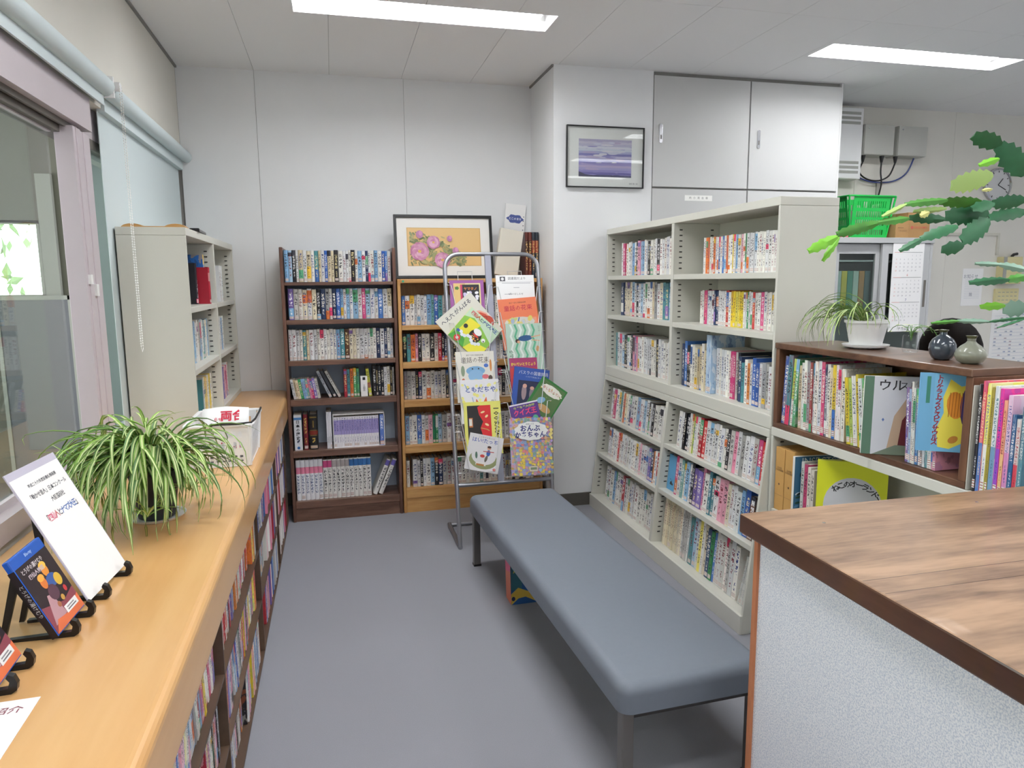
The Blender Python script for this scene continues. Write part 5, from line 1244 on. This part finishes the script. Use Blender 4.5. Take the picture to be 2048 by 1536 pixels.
# plants and vases on the wooden case
TOP = FK.o.z + .3455
t = thing('spider_plant', 'small spider plant in a white pot on the brown wooden case', 'plant', (1.878, 2.19, TOP))
MB().lathe([(.050, .012), (.054, .014), (.070, .092), (.075, .093), (.075, .102), (.067, .102), (.066, .09)], 26, cap1=False).build('pot', 'white_plastic', t)
MB().lathe([(.055, 0), (.076, .007), (.08, .014), (.076, .014), (.066, .005), (.001, .005)], 26, cap1=False).build('saucer', 'white_plastic', t)
MB().lathe([(.001, .09), (.066, .086)], 18, cap0=False, cap1=False).build('soil', 'soil', t)
q = random.Random(31)
for i in range(46):
    az = q.choice([q.uniform(1.9, 3.4), q.uniform(1.5, 4.0), q.uniform(0, 6.28)]); L = q.uniform(.20, .36) if 1.5 < az < 4.0 else q.uniform(.12, .22)
    ribbon_leaf(t, (-.02 + q.uniform(-.03, .03), q.uniform(-.03, .03), .1), az, q.uniform(.7, 1.5), q.uniform(-2.0, -1.2), L, q.uniform(.008, .011), .004, ('leaf_green', 'leaf_pale'), n=9)
for k in range(16):
    ribbon_leaf(t, (-.03, .16, .10), 2 * PI * k / 16 + q.uniform(-.2, .2), q.uniform(.3, 1.3), q.uniform(-1.8, -1.1), q.uniform(.12, .2), .008, -.05, ('leaf_green', 'leaf_pale'), n=8)
t = thing('ivy_sprig', 'trailing dark ivy sprig in a small glass jar beside the white pot', 'plant', (1.915, 2.02, TOP))
MB().lathe([(.022, 0), (.026, .01), (.026, .055), (.022, .06)], 16, cap1=False).build('jar', 'clear_glass', t)
for k in range(6):
    az = q.uniform(-2.6, 2.2); pts = [(0, 0, .04)]; p = Vector((0, 0, .05)); e = 1.2
    for s in range(6):
        p = p + Vector((math.cos(az) * math.cos(e), math.sin(az) * math.cos(e), math.sin(e))) * .02; e -= .42; p.z = max(p.z, .008); pts.append(tuple(p))
        c = p; lm = MB(); sz = q.uniform(.010, .016); d = Vector((math.cos(az + (-1) ** s), math.sin(az + (-1) ** s), .1))
        sd = Vector((-d.y, d.x, 0)).normalized()
        lm.add([c, c + d * sz + sd * sz * .6, c + d * sz * 2, c + d * sz - sd * sz * .6], [(0, 1, 2, 3)]).build('leaf', q.choice(['leaf_dark', 'leaf_pale', 'leaf_green']), t)
    MB().tube(pts, .0012, 5).build('stem', 'leaf_dark', t)
mat('glaze_blue', '#39434e', .18, .6, noise=.3, nscale=18, coat=.6); mat('glaze_green', '#86897a', .3, .5, noise=.15, nscale=20, coat=.3); mat('glaze_lip', '#4d5034', .25)
def vase(label, c, prof, body, lip):
    prof = [(r_ * .79, z_ * .79) for r_, z_ in prof]
    t = thing('vase', label, 'vase', c, group='round ceramic vases')
    k = len(prof) - 4
    MB().lathe(prof[:k + 1], 30, cap1=False).build('body', body, t); MB().lathe(prof[k:], 24, cap0=False, cap1=False).build('neck', lip, t)
vase('dark blue glazed round vase on the brown wooden case', (1.829, 1.803, TOP), [(.026, 0), (.035, .006), (.045, .024), (.0485, .044), (.046, .062), (.037, .080), (.022, .093), (.013, .099), (.012, .108), (.019, .117), (.014, .116), (.009, .10)], 'glaze_blue', 'glaze_lip')
vase('squat grey-green glazed round vase on the corner of the brown wooden case', (1.821, 1.694, TOP), [(.027, 0), (.042, .008), (.051, .024), (.053, .034), (.048, .050), (.034, .066), (.020, .076), (.0135, .084), (.0145, .094), (.020, .104), (.016, .103), (.010, .085)], 'glaze_green', 'glaze_lip')

# person seated in the office behind the wooden case
px_, py_ = 2.345, 2.31
prs = thing('person', 'person with dark hair seated behind the brown wooden case, head bowed', 'person', (px_, py_, -.012), (0, 0, -1.2))
sk = [((0, 0, .50), .14), ((0, .0, .62), .13), ((0, .02, .78), .135), ((0, .03, .92), .14), ((0, .03, 1.01), .075), ((0, .045, 1.07), .052), ((0, .065, 1.13), .07), ((0, .075, 1.20), .088), ((0, .07, 1.265), .074),
      ((-.17, .03, .96), .062), ((-.22, .06, .78), .046), ((-.18, .24, .70), .036), ((-.15, .30, .70), .03), ((.17, .03, .96), .062), ((.22, .06, .78), .046), ((.18, .24, .70), .036), ((.15, .30, .70), .03),
      ((-.10, .06, .50), .10), ((-.12, .36, .49), .072), ((-.12, .37, .28), .055), ((-.12, .36, .08), .04), ((-.12, .46, .04), .035), ((.10, .06, .50), .10), ((.12, .36, .49), .072), ((.12, .37, .28), .055), ((.12, .36, .08), .04), ((.12, .46, .04), .035)]
ed = [(0, 1), (1, 2), (2, 3), (3, 4), (4, 5), (5, 6), (6, 7), (7, 8), (3, 9), (9, 10), (10, 11), (11, 12), (3, 13), (13, 14), (14, 15), (15, 16), (0, 17), (17, 18), (18, 19), (19, 20), (20, 21), (0, 22), (22, 23), (23, 24), (24, 25), (25, 26)]
me = bpy.data.meshes.new('body'); me.from_pydata([s_[0] for s_ in sk], ed, []); bo = link('body', me, prs)
me.materials.append(MATS['cardigan'])
md = bo.modifiers.new('skin', 'SKIN'); md.use_smooth_shade = True
if not me.skin_vertices: 
    bpy.context.view_layer.objects.active = bo
for i, s_ in enumerate(sk):
    v = me.skin_vertices[0].data[i]; v.radius = (s_[1], s_[1]); v.use_root = (i == 0)
sb = bo.modifiers.new('sub', 'SUBSURF'); sb.levels = 1; sb.render_levels = 1
hd = MB(); n1, n2 = 16, 12
def skull(sc, c, zlo=-1, jaw=.0):
    pr_ = []
    for j in range(n2 + 1):
        th = PI * j / n2
        for i in range(n1):
            ph = 2 * PI * i / n1
            v = Vector((math.sin(th) * math.cos(ph) * sc[0], math.sin(th) * math.sin(ph) * sc[1], math.cos(th) * sc[2]))
            if v.z < 0: v.x *= 1 - jaw * (-v.z / sc[2]); v.y = v.y * (1 - jaw * .5 * (-v.z / sc[2])) + .012 * (-v.z / sc[2])
            pr_.append(v + Vector(c))
    fs = [(j * n1 + i, j * n1 + (i + 1) % n1, (j + 1) * n1 + (i + 1) % n1, (j + 1) * n1 + i) for j in range(n2) for i in range(n1)]
    return pr_, fs
v_, f_ = skull((.078, .096, .115), (0, .085, 1.215), jaw=.3)
hd.add(v_, f_, 0, True)
hd.tube([(0, .178, 1.235), (0, .20, 1.20), (0, .178, 1.192)], [.006, .014, .008], 8)          # nose
for s_ in (-1, 1): hd.lathe([(.001, -.03), (.014, -.018), (.018, .0), (.014, .022), (.001, .03)], 10, (s_ * .079, .08, 1.21), cap0=False, cap1=False, sx=.5)   # ears
hd.build('head', 'skin', prs)
ey = MB()
for s_ in (-1, 1): ey.lathe([(.001, -.007), (.011, 0), (.001, .007)], 10, (s_ * .032, .172, 1.222), cap0=False, cap1=False, sy=.5)
ey.build('eyes', 'black', prs)
MB().tube([(-.024, .170, 1.162), (0, .178, 1.160), (.024, .170, 1.162)], .004, 6).build('mouth', mat('lips', '#a8645a', .5), prs)
hr = MB(); v_, f_ = skull((.100, .108, .122), (0, .062, 1.215))
keep = [f for f in f_ if all((v_[i].y - .062) * 1.0 < .075 or v_[i].z > 1.275 for i in f) and all(v_[i].z > 1.10 for i in f)]
hr.add(v_, keep, 0, True); o = hr.build('hair', 'hair', prs); sd = o.modifiers.new('thick', 'SOLIDIFY'); sd.thickness = .014; sd.offset = -1
t = thing('office_chair', 'dark office chair under the seated person', 'chair', (px_, py_, 0), (0, 0, -1.2))
bevel(MB().box(-.23, -.20, .34, .23, .24, .375).build('seat', 'black_matte', t), .015); bevel(MB().box(-.2, -.26, .45, .2, -.225, .85).build('backrest', 'black_matte', t), .015)
MB().box(-.03, -.245, .34, .03, -.22, .5).build('back_bar', 'black', t); MB().tube([(0, 0, .06), (0, 0, .34)], .025, 10).build('column', 'black', t)
for k in range(5):
    a_ = 2 * PI * k / 5 + .3; MB().tube([(0, 0, .07), (.26 * math.cos(a_), .26 * math.sin(a_), .055)], .016, 8).build('leg', 'black', t)
    MB().tube([(.26 * math.cos(a_) - .012, .26 * math.sin(a_), .025), (.26 * math.cos(a_) + .012, .26 * math.sin(a_), .025)], .025, 10).build('caster', 'black', t)

# glass-fronted steel cabinet and what stands on it
t = thing('glass_cabinet', 'grey steel office cabinet with sliding glass doors and a calendar', 'cabinet', (3.50, 4.45, 0))
W, H, D = .86, 1.79, .43
mat('cab_grey', '#b9babb', .45)
for x in (0, W - .02): MB().box(x, .005, 0, x + .02, D, H - .04).build('side_panel', 'cab_grey', t)
bevel(MB().box(-.005, -.005, H - .04, W + .005, D, H).build('top_panel', 'cab_grey', t), .003)
MB().box(.02, D - .01, 0, W - .02, D, H - .04).build('back_panel', 'cab_grey', t); MB().box(0, 0, 0, W, D, .06).build('plinth', 'cab_grey', t)
for z in (.45, .85, 1.22, 1.63): MB().box(.02, .06, z - .012, W - .02, D - .01, z).build('shelf_board', 'cab_grey', t)
for i, (x0, x1, y) in enumerate(((.02, .44, .035), (.42, .84, .008))):
    d = MB().box(x0, y, .06, x0 + .055, y + .02, H - .045).box(x1 - .055, y, .06, x1, y + .02, H - .045).box(x0 + .055, y, H - .115, x1 - .055, y + .02, H - .045).box(x0 + .055, y, .06, x1 - .055, y + .02, .16).build('sliding_door', 'cab_grey', t)
    MB().box(x0 + .05, y + .008, .15, x1 - .05, y + .012, H - .11).build('door_glass', 'cabinet_glass', d)
    MB().box(x1 - .038 if i else x0 + .012, y - .002, 1.28, x1 - .018 if i else x0 + .03, y + .004, 1.48).build('pull', 'alu_dark', d)
for i in range(7):
    c, nm = (('#5a86a0', 'blue-grey'), ('#a8b8b0', 'pale green'), ('#c8b84a', 'mustard'), ('#4f8a76', 'green'), ('#b0c0b4', 'sage'), ('#a87a4a', 'tan'), ('#5c6e70', 'slate'))[i]
    special(Frame((3.53, 4.53, 1.221), 0), .035 + .05 * i, 0, 0, .045, .25, .33, c, '%s binder, %s from the left behind the cabinet glass' % (nm, ORD(i + 1)), 'binders in the glass cabinet', hard=False, lay=(0, 0, -1), name='binder', cat='binder')
cal = thing('wall_calendar', 'long white three-month calendar hanging on the glass cabinet door', 'calendar', (4.005, 4.450, 1.10))
MB().box(0, 0, 0, .275, .004, .655).build('sheet', 'white_paper', cal)
a = Art(.275, .655)
for k, (mth, c) in enumerate((('5', '#4a4a8a'), ('6', '#d05a4a'), ('7', '#4a4a8a'))):
    yt = .90 - .28 * k; a.text(mth, .5, yt + .018, .09, c).line([(.05, yt - .008), (.95, yt - .008)], .008, '#5a5a60').line([(.05, yt - .008), (.3, yt - .008)], .008, '#d86a5a')
    dnum = 1
    for r_ in range(5):
        for cc in range(7):
            if (r_ == 0 and cc < 4 - k) or dnum > 30: continue
            a.text(str(dnum), .12 + .127 * cc, yt - .045 - .042 * r_, .05, '#7a7a84' if cc else '#d8705a'); dnum += 1
a.text('ナカムラ', .5, .03, .10, '#4a4a50').build('lettering', cal, face_matrix((0, -.0002, 0), (1, 0, 0), (0, 0, 1)))
t = basket('shopping_basket', 'bright green plastic basket on top of the glass cabinet', 'basket', (3.86, 4.66, 1.7915), .40, .28, .30, 'green_plastic', .78, [(.08, .2, 9, .5), (.30, .44, 9, .5), (.50, .64, 9, .5), (.72, .88, 9, .5)])
p = thing('paper_bundle', 'stack of cream papers inside the green basket', 'papers', (3.86, 4.66, 1.797)); bevel(MB().box(-.13, -.09, 0, .13, .09, .19).build('stack', 'page', p), .003); MB().box(-.131, -.091, .08, .131, .091, .10).build('paper_band', 'cover_white', p)
def carton(label, c, w, d, h, art=None, rot=0):
    t = thing('cardboard_box', label, 'box', c, (0, 0, rot), 'cardboard boxes on the glass cabinet')
    bevel(MB().box(-w / 2, -d / 2, 0, w / 2, d / 2, h).build('carton', 'cardboard', t), .003)
    MB().box(-w / 2 - .0005, -.025, h - .05, w / 2 + .0005, .025, h + .0006).build('tape', mat('tape', '#c8ae7e', .3), t)
    if art: art.build('lettering', t, face_matrix((-w / 2, -d / 2 - .0003, 0), (1, 0, 0), (0, 0, 1)))
carton('small brown cardboard box between the green basket and the larger box', (4.125, 4.60, 1.7905), .115, .18, .15, Art(.115, .15).line([(.15, .5), (.6, .5)], .03, '#7a5a3a').text('ORGANIC', .55, .35, .14, '#7a5a3a'))
carton('large brown cardboard box with red lettering on the glass cabinet', (4.29, 4.68, 1.7905), .20, .3, .19)
Art(.2, .19).ell(.2, .42, .06, .06, '#c05a48').text('KIRISHIMA', .58, .42, .12, '#c8604c', bold=.01, fit=.6).build('lettering', bpy.data.objects['cardboard_box.001'], face_matrix((-.1, -.1503, 0), (1, 0, 0), (0, 0, 1)))
t = thing('tissue_pack', 'small pink pack at the edge of the glass cabinet top', 'pack', (3.60, 4.50, 1.7905)); bevel(MB().box(-.03, -.03, 0, .03, .03, .05).build('pack', mat('pack_pink', '#e8788a', .5), t), .004); MB().box(-.031, -.031, .02, .031, .031, .028).build('label_band', 'white_paper', t)

# wall fittings
t = thing('wall_ventilator', 'white louvred ventilation unit high on the office wall', 'ventilator', (3.76, YB, 2.25))
bevel(MB().box(-.2, -.11, 0, .2, 0, .52).build('casing', 'white_plastic', t), .006)
for z in (.04, .075, .11, .40, .435, .47): MB().box(-.03, -.112, z, .175, -.109, z + .02).build('louvre', mat('louvre_grey', '#a0a09a', .6), t)
def jbox(x, label, dx):
    t = thing('junction_box', label, 'junction box', (x, YB, 2.43), group='grey junction boxes on the office wall')
    bevel(MB().box(-.135, -.12, 0, .135, 0, .225).build('casing', mat('jbox_grey', '#b4b4ae', .5), t), .006); bevel(MB().box(-.133, -.126, .003, .133, -.118, .222).build('cover', 'jbox_grey', t), .003)
    MB().lathe([(.006, 0), (.006, .004)], 10).build('screw', 'chrome', t, (-.10, -.128, .195), (PI / 2, 0, 0))
    for q_ in dx: MB().lathe([(.018, 0), (.014, -.02), (.008, -.05)], 10, (q_, -.09, 0)).build('cable_gland', 'black', t)
jbox(4.10, 'grey junction box next to the ventilation unit on the office wall', (-.11, .06)); jbox(4.405, 'right-hand grey junction box on the office wall', (-.12,))
mat('cable_blue', '#3f4f8a', .4)
for (lab, pts_, m_) in (('black cable hanging in a loop under the junction boxes', [(3.99, 4.805, 2.38), (3.985, 4.83, 2.31), (4.06, 4.835, 2.26), (4.17, 4.835, 2.25), (4.26, 4.83, 2.29), (4.285, 4.805, 2.38)], 'black'),
                        ('blue cable curving from the ventilator to the right junction box', [(3.97, 4.88, 2.34), (4.02, 4.88, 2.28), (4.16, 4.88, 2.245), (4.34, 4.88, 2.255), (4.46, 4.875, 2.32), (4.48, 4.83, 2.428)], 'cable_blue'),
                        ('dark cable dropping straight from the left junction box', [(4.16, 4.805, 2.38), (4.165, 4.812, 2.31), (4.18, 4.815, 2.22), (4.19, 4.86, 2.10)], 'black')):
    sm = []
    for i in range(len(pts_) - 1):
        p0, p1, p2, p3 = [Vector(pts_[max(0, min(len(pts_) - 1, i + k_))]) for k_ in (-1, 0, 1, 2)]
        for u_ in range(5):
            s_ = u_ / 5; sm.append(.5 * ((2 * p1) + (-p0 + p2) * s_ + (2 * p0 - 5 * p1 + 4 * p2 - p3) * s_ ** 2 + (-p0 + 3 * p1 - 3 * p2 + p3) * s_ ** 3))
    sm.append(Vector(pts_[-1])); tag(MB().tube(sm, .006, 6).build('cable', m_), lab, 'cable')
t = thing('cable_trunking', 'grey cable trunking running down the wall above the green basket', 'trunking', (4.21, YB, 1.82)); MB().box(-.012, -.014, 0, .012, 0, .42).build('channel', mat('trunk_grey', '#b0aea6', .5), t); MB().box(-.014, -.017, .40, .014, 0, .43).build('end_cap', 'trunk_grey', t)
t = thing('cable_trunking', 'pale cable trunking leading to the cream receiver on the office wall', 'trunking', (4.85, YB, 1.84))
MB().box(0, -.014, 0, .60, 0, .022).build('channel', mat('trunk_pale', '#d0cdc0', .5), t); MB().box(.578, -.014, -.16, .60, 0, 0).build('drop_channel', 'trunk_pale', t)
t = thing('wall_clock', 'round silver-rimmed wall clock behind the cactus on the office wall', 'clock', (5.37, YB, 2.25))
MB().lathe([(.13, 0), (.138, .015), (.136, .03), (.126, .034), (.122, .026)], 32, cap0=False, cap1=False).build('rim', 'chrome', t, None, (PI / 2, 0, 0))
MB().lathe([(.124, .0), (.124, .022)], 32).build('dial', mat('dial', '#d6d6d6', .5), t, None, (PI / 2, 0, 0))
for an, L in ((.7, .07), (2.0, .09)): MB().box(-.003, -.026, 0, .003, -.0245, L).build('hand', 'black', t, None, (0, an, 0))
for k in range(12): MB().box(-.003, -.0245, .10, .003, -.0235, .115).build('hour_mark', 'black', t, None, (0, PI / 6 * k, 0))
def wall_sheet(label, x0, z0, w, h, draw, name='notice_sheet'):
    t = thing(name, label, 'notice', (x0, YB, z0)); MB().box(0, -.003, 0, w, -.0005, h).build('sheet', 'white_paper', t)
    a = Art(w, h); draw(a); a.build('lettering', t, face_matrix((0, -.0032, 0), (1, 0, 0), (0, 0, 1)))
def d1(a):
    a.text('お知らせ', .4, .78, .18, '#8a8a98').text('館', .45, .30, .16, '#7a7a88')
    for k in range(12): a.line([(.12, .7 - .045 * k), (.88, .7 - .045 * k)], .008, '#c4c6d0')
def d2(a):
    for k in range(16):
        a.line([(.05, .06 + .056 * k), (.95, .06 + .056 * k)], .004, '#c8ccd8')
        for j in range(10):
            if rb.random() < .5: a.rect(.06 + .09 * j, .07 + .056 * k, .10 + .09 * j, .09 + .056 * k, rb.choice(['#a8b0c8', '#c0b0b8', '#b0b8c4']))
wall_sheet('small white printed notice on the office wall left of the receiver', 5.11, 1.26, .21, .31, d1)
wall_sheet('large white duty roster sheet low on the office wall', 5.45, .70, .62, .52, d2)
t = thing('intercom_panel', 'cream wall receiver with green indicator lights on the office wall', 'intercom', (5.55, YB, 1.44))
bevel(MB().box(-.10, -.07, 0, .10, 0, .225).build('casing', mat('cream_plastic', '#d9cf9c', .45), t), .006); MB().box(-.10, -.0705, 0, -.065, -.069, .225).build('side_grille', 'louvre_grey', t)
MB().box(-.02, -.072, .012, .0, -.069, .024).box(.01, -.072, .012, .03, -.069, .024).build('indicator', emit('green_led', (.1, 1, .25, 1), 2.5), t)
MB().tube([(.02, -.03, .225), (.03, -.04, .245), (.065, -.04, .25)], .012, 8).build('jack_plug', 'black', t)
t = thing('key_panel', 'cream wall panel with rows of small slots under the receiver', 'panel', (5.57, YB, 1.275)); bevel(MB().box(-.125, -.02, 0, .125, 0, .125).build('plate', 'cream_plastic', t), .004)
for i in range(5):
    for j in range(3): MB().box(-.095 + .043 * i, -.0215, .025 + .033 * j, -.07 + .043 * i, -.0195, .031 + .033 * j).build('slot', 'louvre_grey', t)

# holiday cactus on the desk, reaching into the picture from the right
mat('cact_d', '#316b46', .4, .5, noise=.15, nscale=60); mat('cact_m', '#4a8c34', .4, .5, noise=.12, nscale=60); mat('cact_l', '#74b82c', .4); mat('cact_p', '#b4d47e', .4); mat('cact_y', '#dcdc8a', .45); mat('cact_s', '#7ea08c', .45)
CACT = [
    ((0.7626, 0.7309, 1.6699), (0.8032, 0.7295, 1.6591), 0.0184, 'd'),
    ((0.8014, 0.73, 1.6591), (0.8417, 0.7253, 1.6253), 0.0245, 'd'),
    ((0.7587, 0.7158, 1.6325), (0.7915, 0.7195, 1.6419), 0.0080, 'l'),
    ((0.7081, 0.7036, 1.606), (0.7648, 0.7017, 1.6181), 0.0209, 'p'),
    ((0.7432, 0.694, 1.6002), (0.7633, 0.6998, 1.6028), 0.0041, 'y'),
    ((0.5231, 0.7072, 1.5304), (0.5625, 0.7103, 1.5471), 0.0104, 'l'),
    ((0.5451, 0.7106, 1.5198), (0.5712, 0.7185, 1.547), 0.0062, 'l'),
    ((0.5688, 0.7196, 1.5501), (0.6242, 0.7182, 1.5638), 0.0107, 'm'),
    ((0.631, 0.7271, 1.5646), (0.6747, 0.7274, 1.5701), 0.0087, 'm'),
    ((0.6827, 0.7361, 1.5719), (0.7329, 0.7337, 1.5701), 0.0105, 'd'),
    ((0.6875, 0.7246, 1.5729), (0.7061, 0.7313, 1.5784), 0.0077, 'y'),
    ((0.6354, 0.7271, 1.572), (0.6723, 0.7306, 1.5872), 0.0057, 'p'),
    ((0.6714, 0.7308, 1.5868), (0.7287, 0.7277, 1.5926), 0.0088, 'm'),
    ((0.7291, 0.7379, 1.5914), (0.7864, 0.734, 1.5915), 0.0129, 'm'),
    ((0.7657, 0.7274, 1.5828), (0.8018, 0.7301, 1.5908), 0.0125, 'd'),
    ((0.7988, 0.7307, 1.59), (0.8489, 0.7293, 1.5947), 0.0155, 'd'),
    ((0.7425, 0.7425, 1.5752), (0.8035, 0.7382, 1.5786), 0.0208, 'd'),
    ((0.7517, 0.7251, 1.5442), (0.7951, 0.7286, 1.5699), 0.0215, 'd'),
    ((0.8033, 0.7375, 1.5736), (0.8588, 0.7353, 1.5821), 0.0140, 'd'),
    ((0.6464, 0.7078, 1.5311), (0.6819, 0.7116, 1.5458), 0.0075, 'd'),
    ((0.6878, 0.7205, 1.546), (0.7392, 0.7204, 1.5615), 0.0126, 'd'),
    ((0.7108, 0.7128, 1.5329), (0.7451, 0.7153, 1.5373), 0.0145, 'd'),
    ((0.7226, 0.676, 1.5154), (0.7613, 0.6766, 1.514), 0.0052, 's'),
    ((0.7594, 0.677, 1.514), (0.7995, 0.6764, 1.5074), 0.0082, 's'),
    ((0.7241, 0.6827, 1.4934), (0.7788, 0.6799, 1.4963), 0.0086, 'd'),
    ((0.777, 0.6803, 1.4954), (0.8087, 0.6836, 1.5009), 0.0102, 'm'),
    ((0.7441, 0.6839, 1.4648), (0.7816, 0.6851, 1.466), 0.0087, 'l'),
    ((0.7792, 0.685, 1.4613), (0.8166, 0.6863, 1.4626), 0.0172, 's'),
    ((0.6704, 0.6788, 1.4475), (0.7104, 0.6795, 1.4492), 0.0041, 'm'),
    ((0.7086, 0.68, 1.4492), (0.7529, 0.6791, 1.4475), 0.0056, 's'),
    ((0.751, 0.6795, 1.447), (0.8066, 0.6767, 1.4516), 0.0038, 'd'),
    ((0.7626, 0.6756, 1.4403), (0.8065, 0.6766, 1.4507), 0.0030, 'd'),
    ((0.6963, 0.7444, 1.5805), (0.7438, 0.7435, 1.584), 0.0071, 'p'),
]
PC = Vector((1.20, .58, DZ + .0005))
t = thing('holiday_cactus', 'holiday cactus with flat toothed green segments hanging in from the right', 'plant', PC)
MB().lathe([(.075, 0), (.08, .004), (.10, .15), (.106, .152), (.106, .168), (.094, .168), (.09, .15)], 26, cap1=False).build('pot', 'white_plastic', t)
MB().lathe([(.001, .158), (.092, .152)], 20, cap0=False, cap1=False).build('soil', 'soil', t)
q = random.Random(77)
def cact_segment(p, a, b, w, tone, view, pend=.0):
    a = Vector(a) - PC; b = Vector(b) - PC; d = b - a; L = d.length; d.normalize()
    s = d.cross(view).normalized(); s = (Matrix.Rotation(q.uniform(-.5, .5), 3, d) @ s); nrm = d.cross(s).normalized()
    nt_ = max(3, int(L / .0095)); left = []; mid = []
    prof = lambda f: max(.16, (math.sin(PI * min(1, max(0, f * .92 + .05))) ** .42))
    lf, rt = [], []
    for i in range(2 * nt_ + 1):
        f = i / (2 * nt_); k = 1.3 * prof(f) * (1.0 if i % 2 == 0 else .74)
        lf.append(a + d * L * (f + (-.03 if i % 2 == 0 else 0)) + s * w / 2 * k); rt.append(a + d * L * (f + (-.03 if i % 2 == 0 else 0)) - s * w / 2 * k); mid.append(a + d * L * f)
    n = len(mid); th = .0012; V = []; F = []
    for i in range(n):
        r_ = .0022 * prof(i / (n - 1)); V += [lf[i], mid[i] + nrm * r_, rt[i], mid[i] - nrm * r_]
    for i in range(n - 1):
        o = 4 * i
        for k in range(4): F.append((o + k, o + (k + 1) % 4, o + 4 + (k + 1) % 4, o + 4 + k))
    F += [(3, 2, 1, 0), (4 * n - 4, 4 * n - 3, 4 * n - 2, 4 * n - 1)]
    MB().add(V, F, 0, True).build('stem_segment', 'cact_' + tone, p)
for a, b, w, tone in CACT: cact_segment(t, a, b, w, tone, (Vector(a) - Vector((0, 0, 1.5))).normalized())
ends = [CACT[1][1], CACT[15][1], CACT[18][1], CACT[23][1], CACT[25][1], CACT[27][1], CACT[30][1]]
for i, e in enumerate(ends):
    e = Vector(e); top = PC + Vector((q.uniform(-.04, .04), q.uniform(-.04, .04), .16)); mid_ = (e + top) / 2 + Vector((.06, 0, .12 + .1 * (e.z - 1.3)))
    pts_ = [top * (1 - f) ** 2 + mid_ * 2 * f * (1 - f) + e * f * f for f in [k / 7 for k in range(8)]]
    for k in range(7): cact_segment(t, pts_[k], pts_[k + 1], .022, q.choice('ddm'), Vector((.3, .95, 0)))
for k in range(9):                                  # branches arching the other way over the desk
    az = q.uniform(-1.6, 1.2); p = PC + Vector((0, 0, .16)); e = 1.2
    for s_ in range(6):
        nx = p + Vector((math.cos(az) * math.cos(e), math.sin(az) * math.cos(e), math.sin(e))) * .05; e -= .38
        if nx.z < DZ + .01: break
        cact_segment(t, p, nx, .022, q.choice('ddml'), Vector((-math.sin(az), math.cos(az), .2))); p = nx
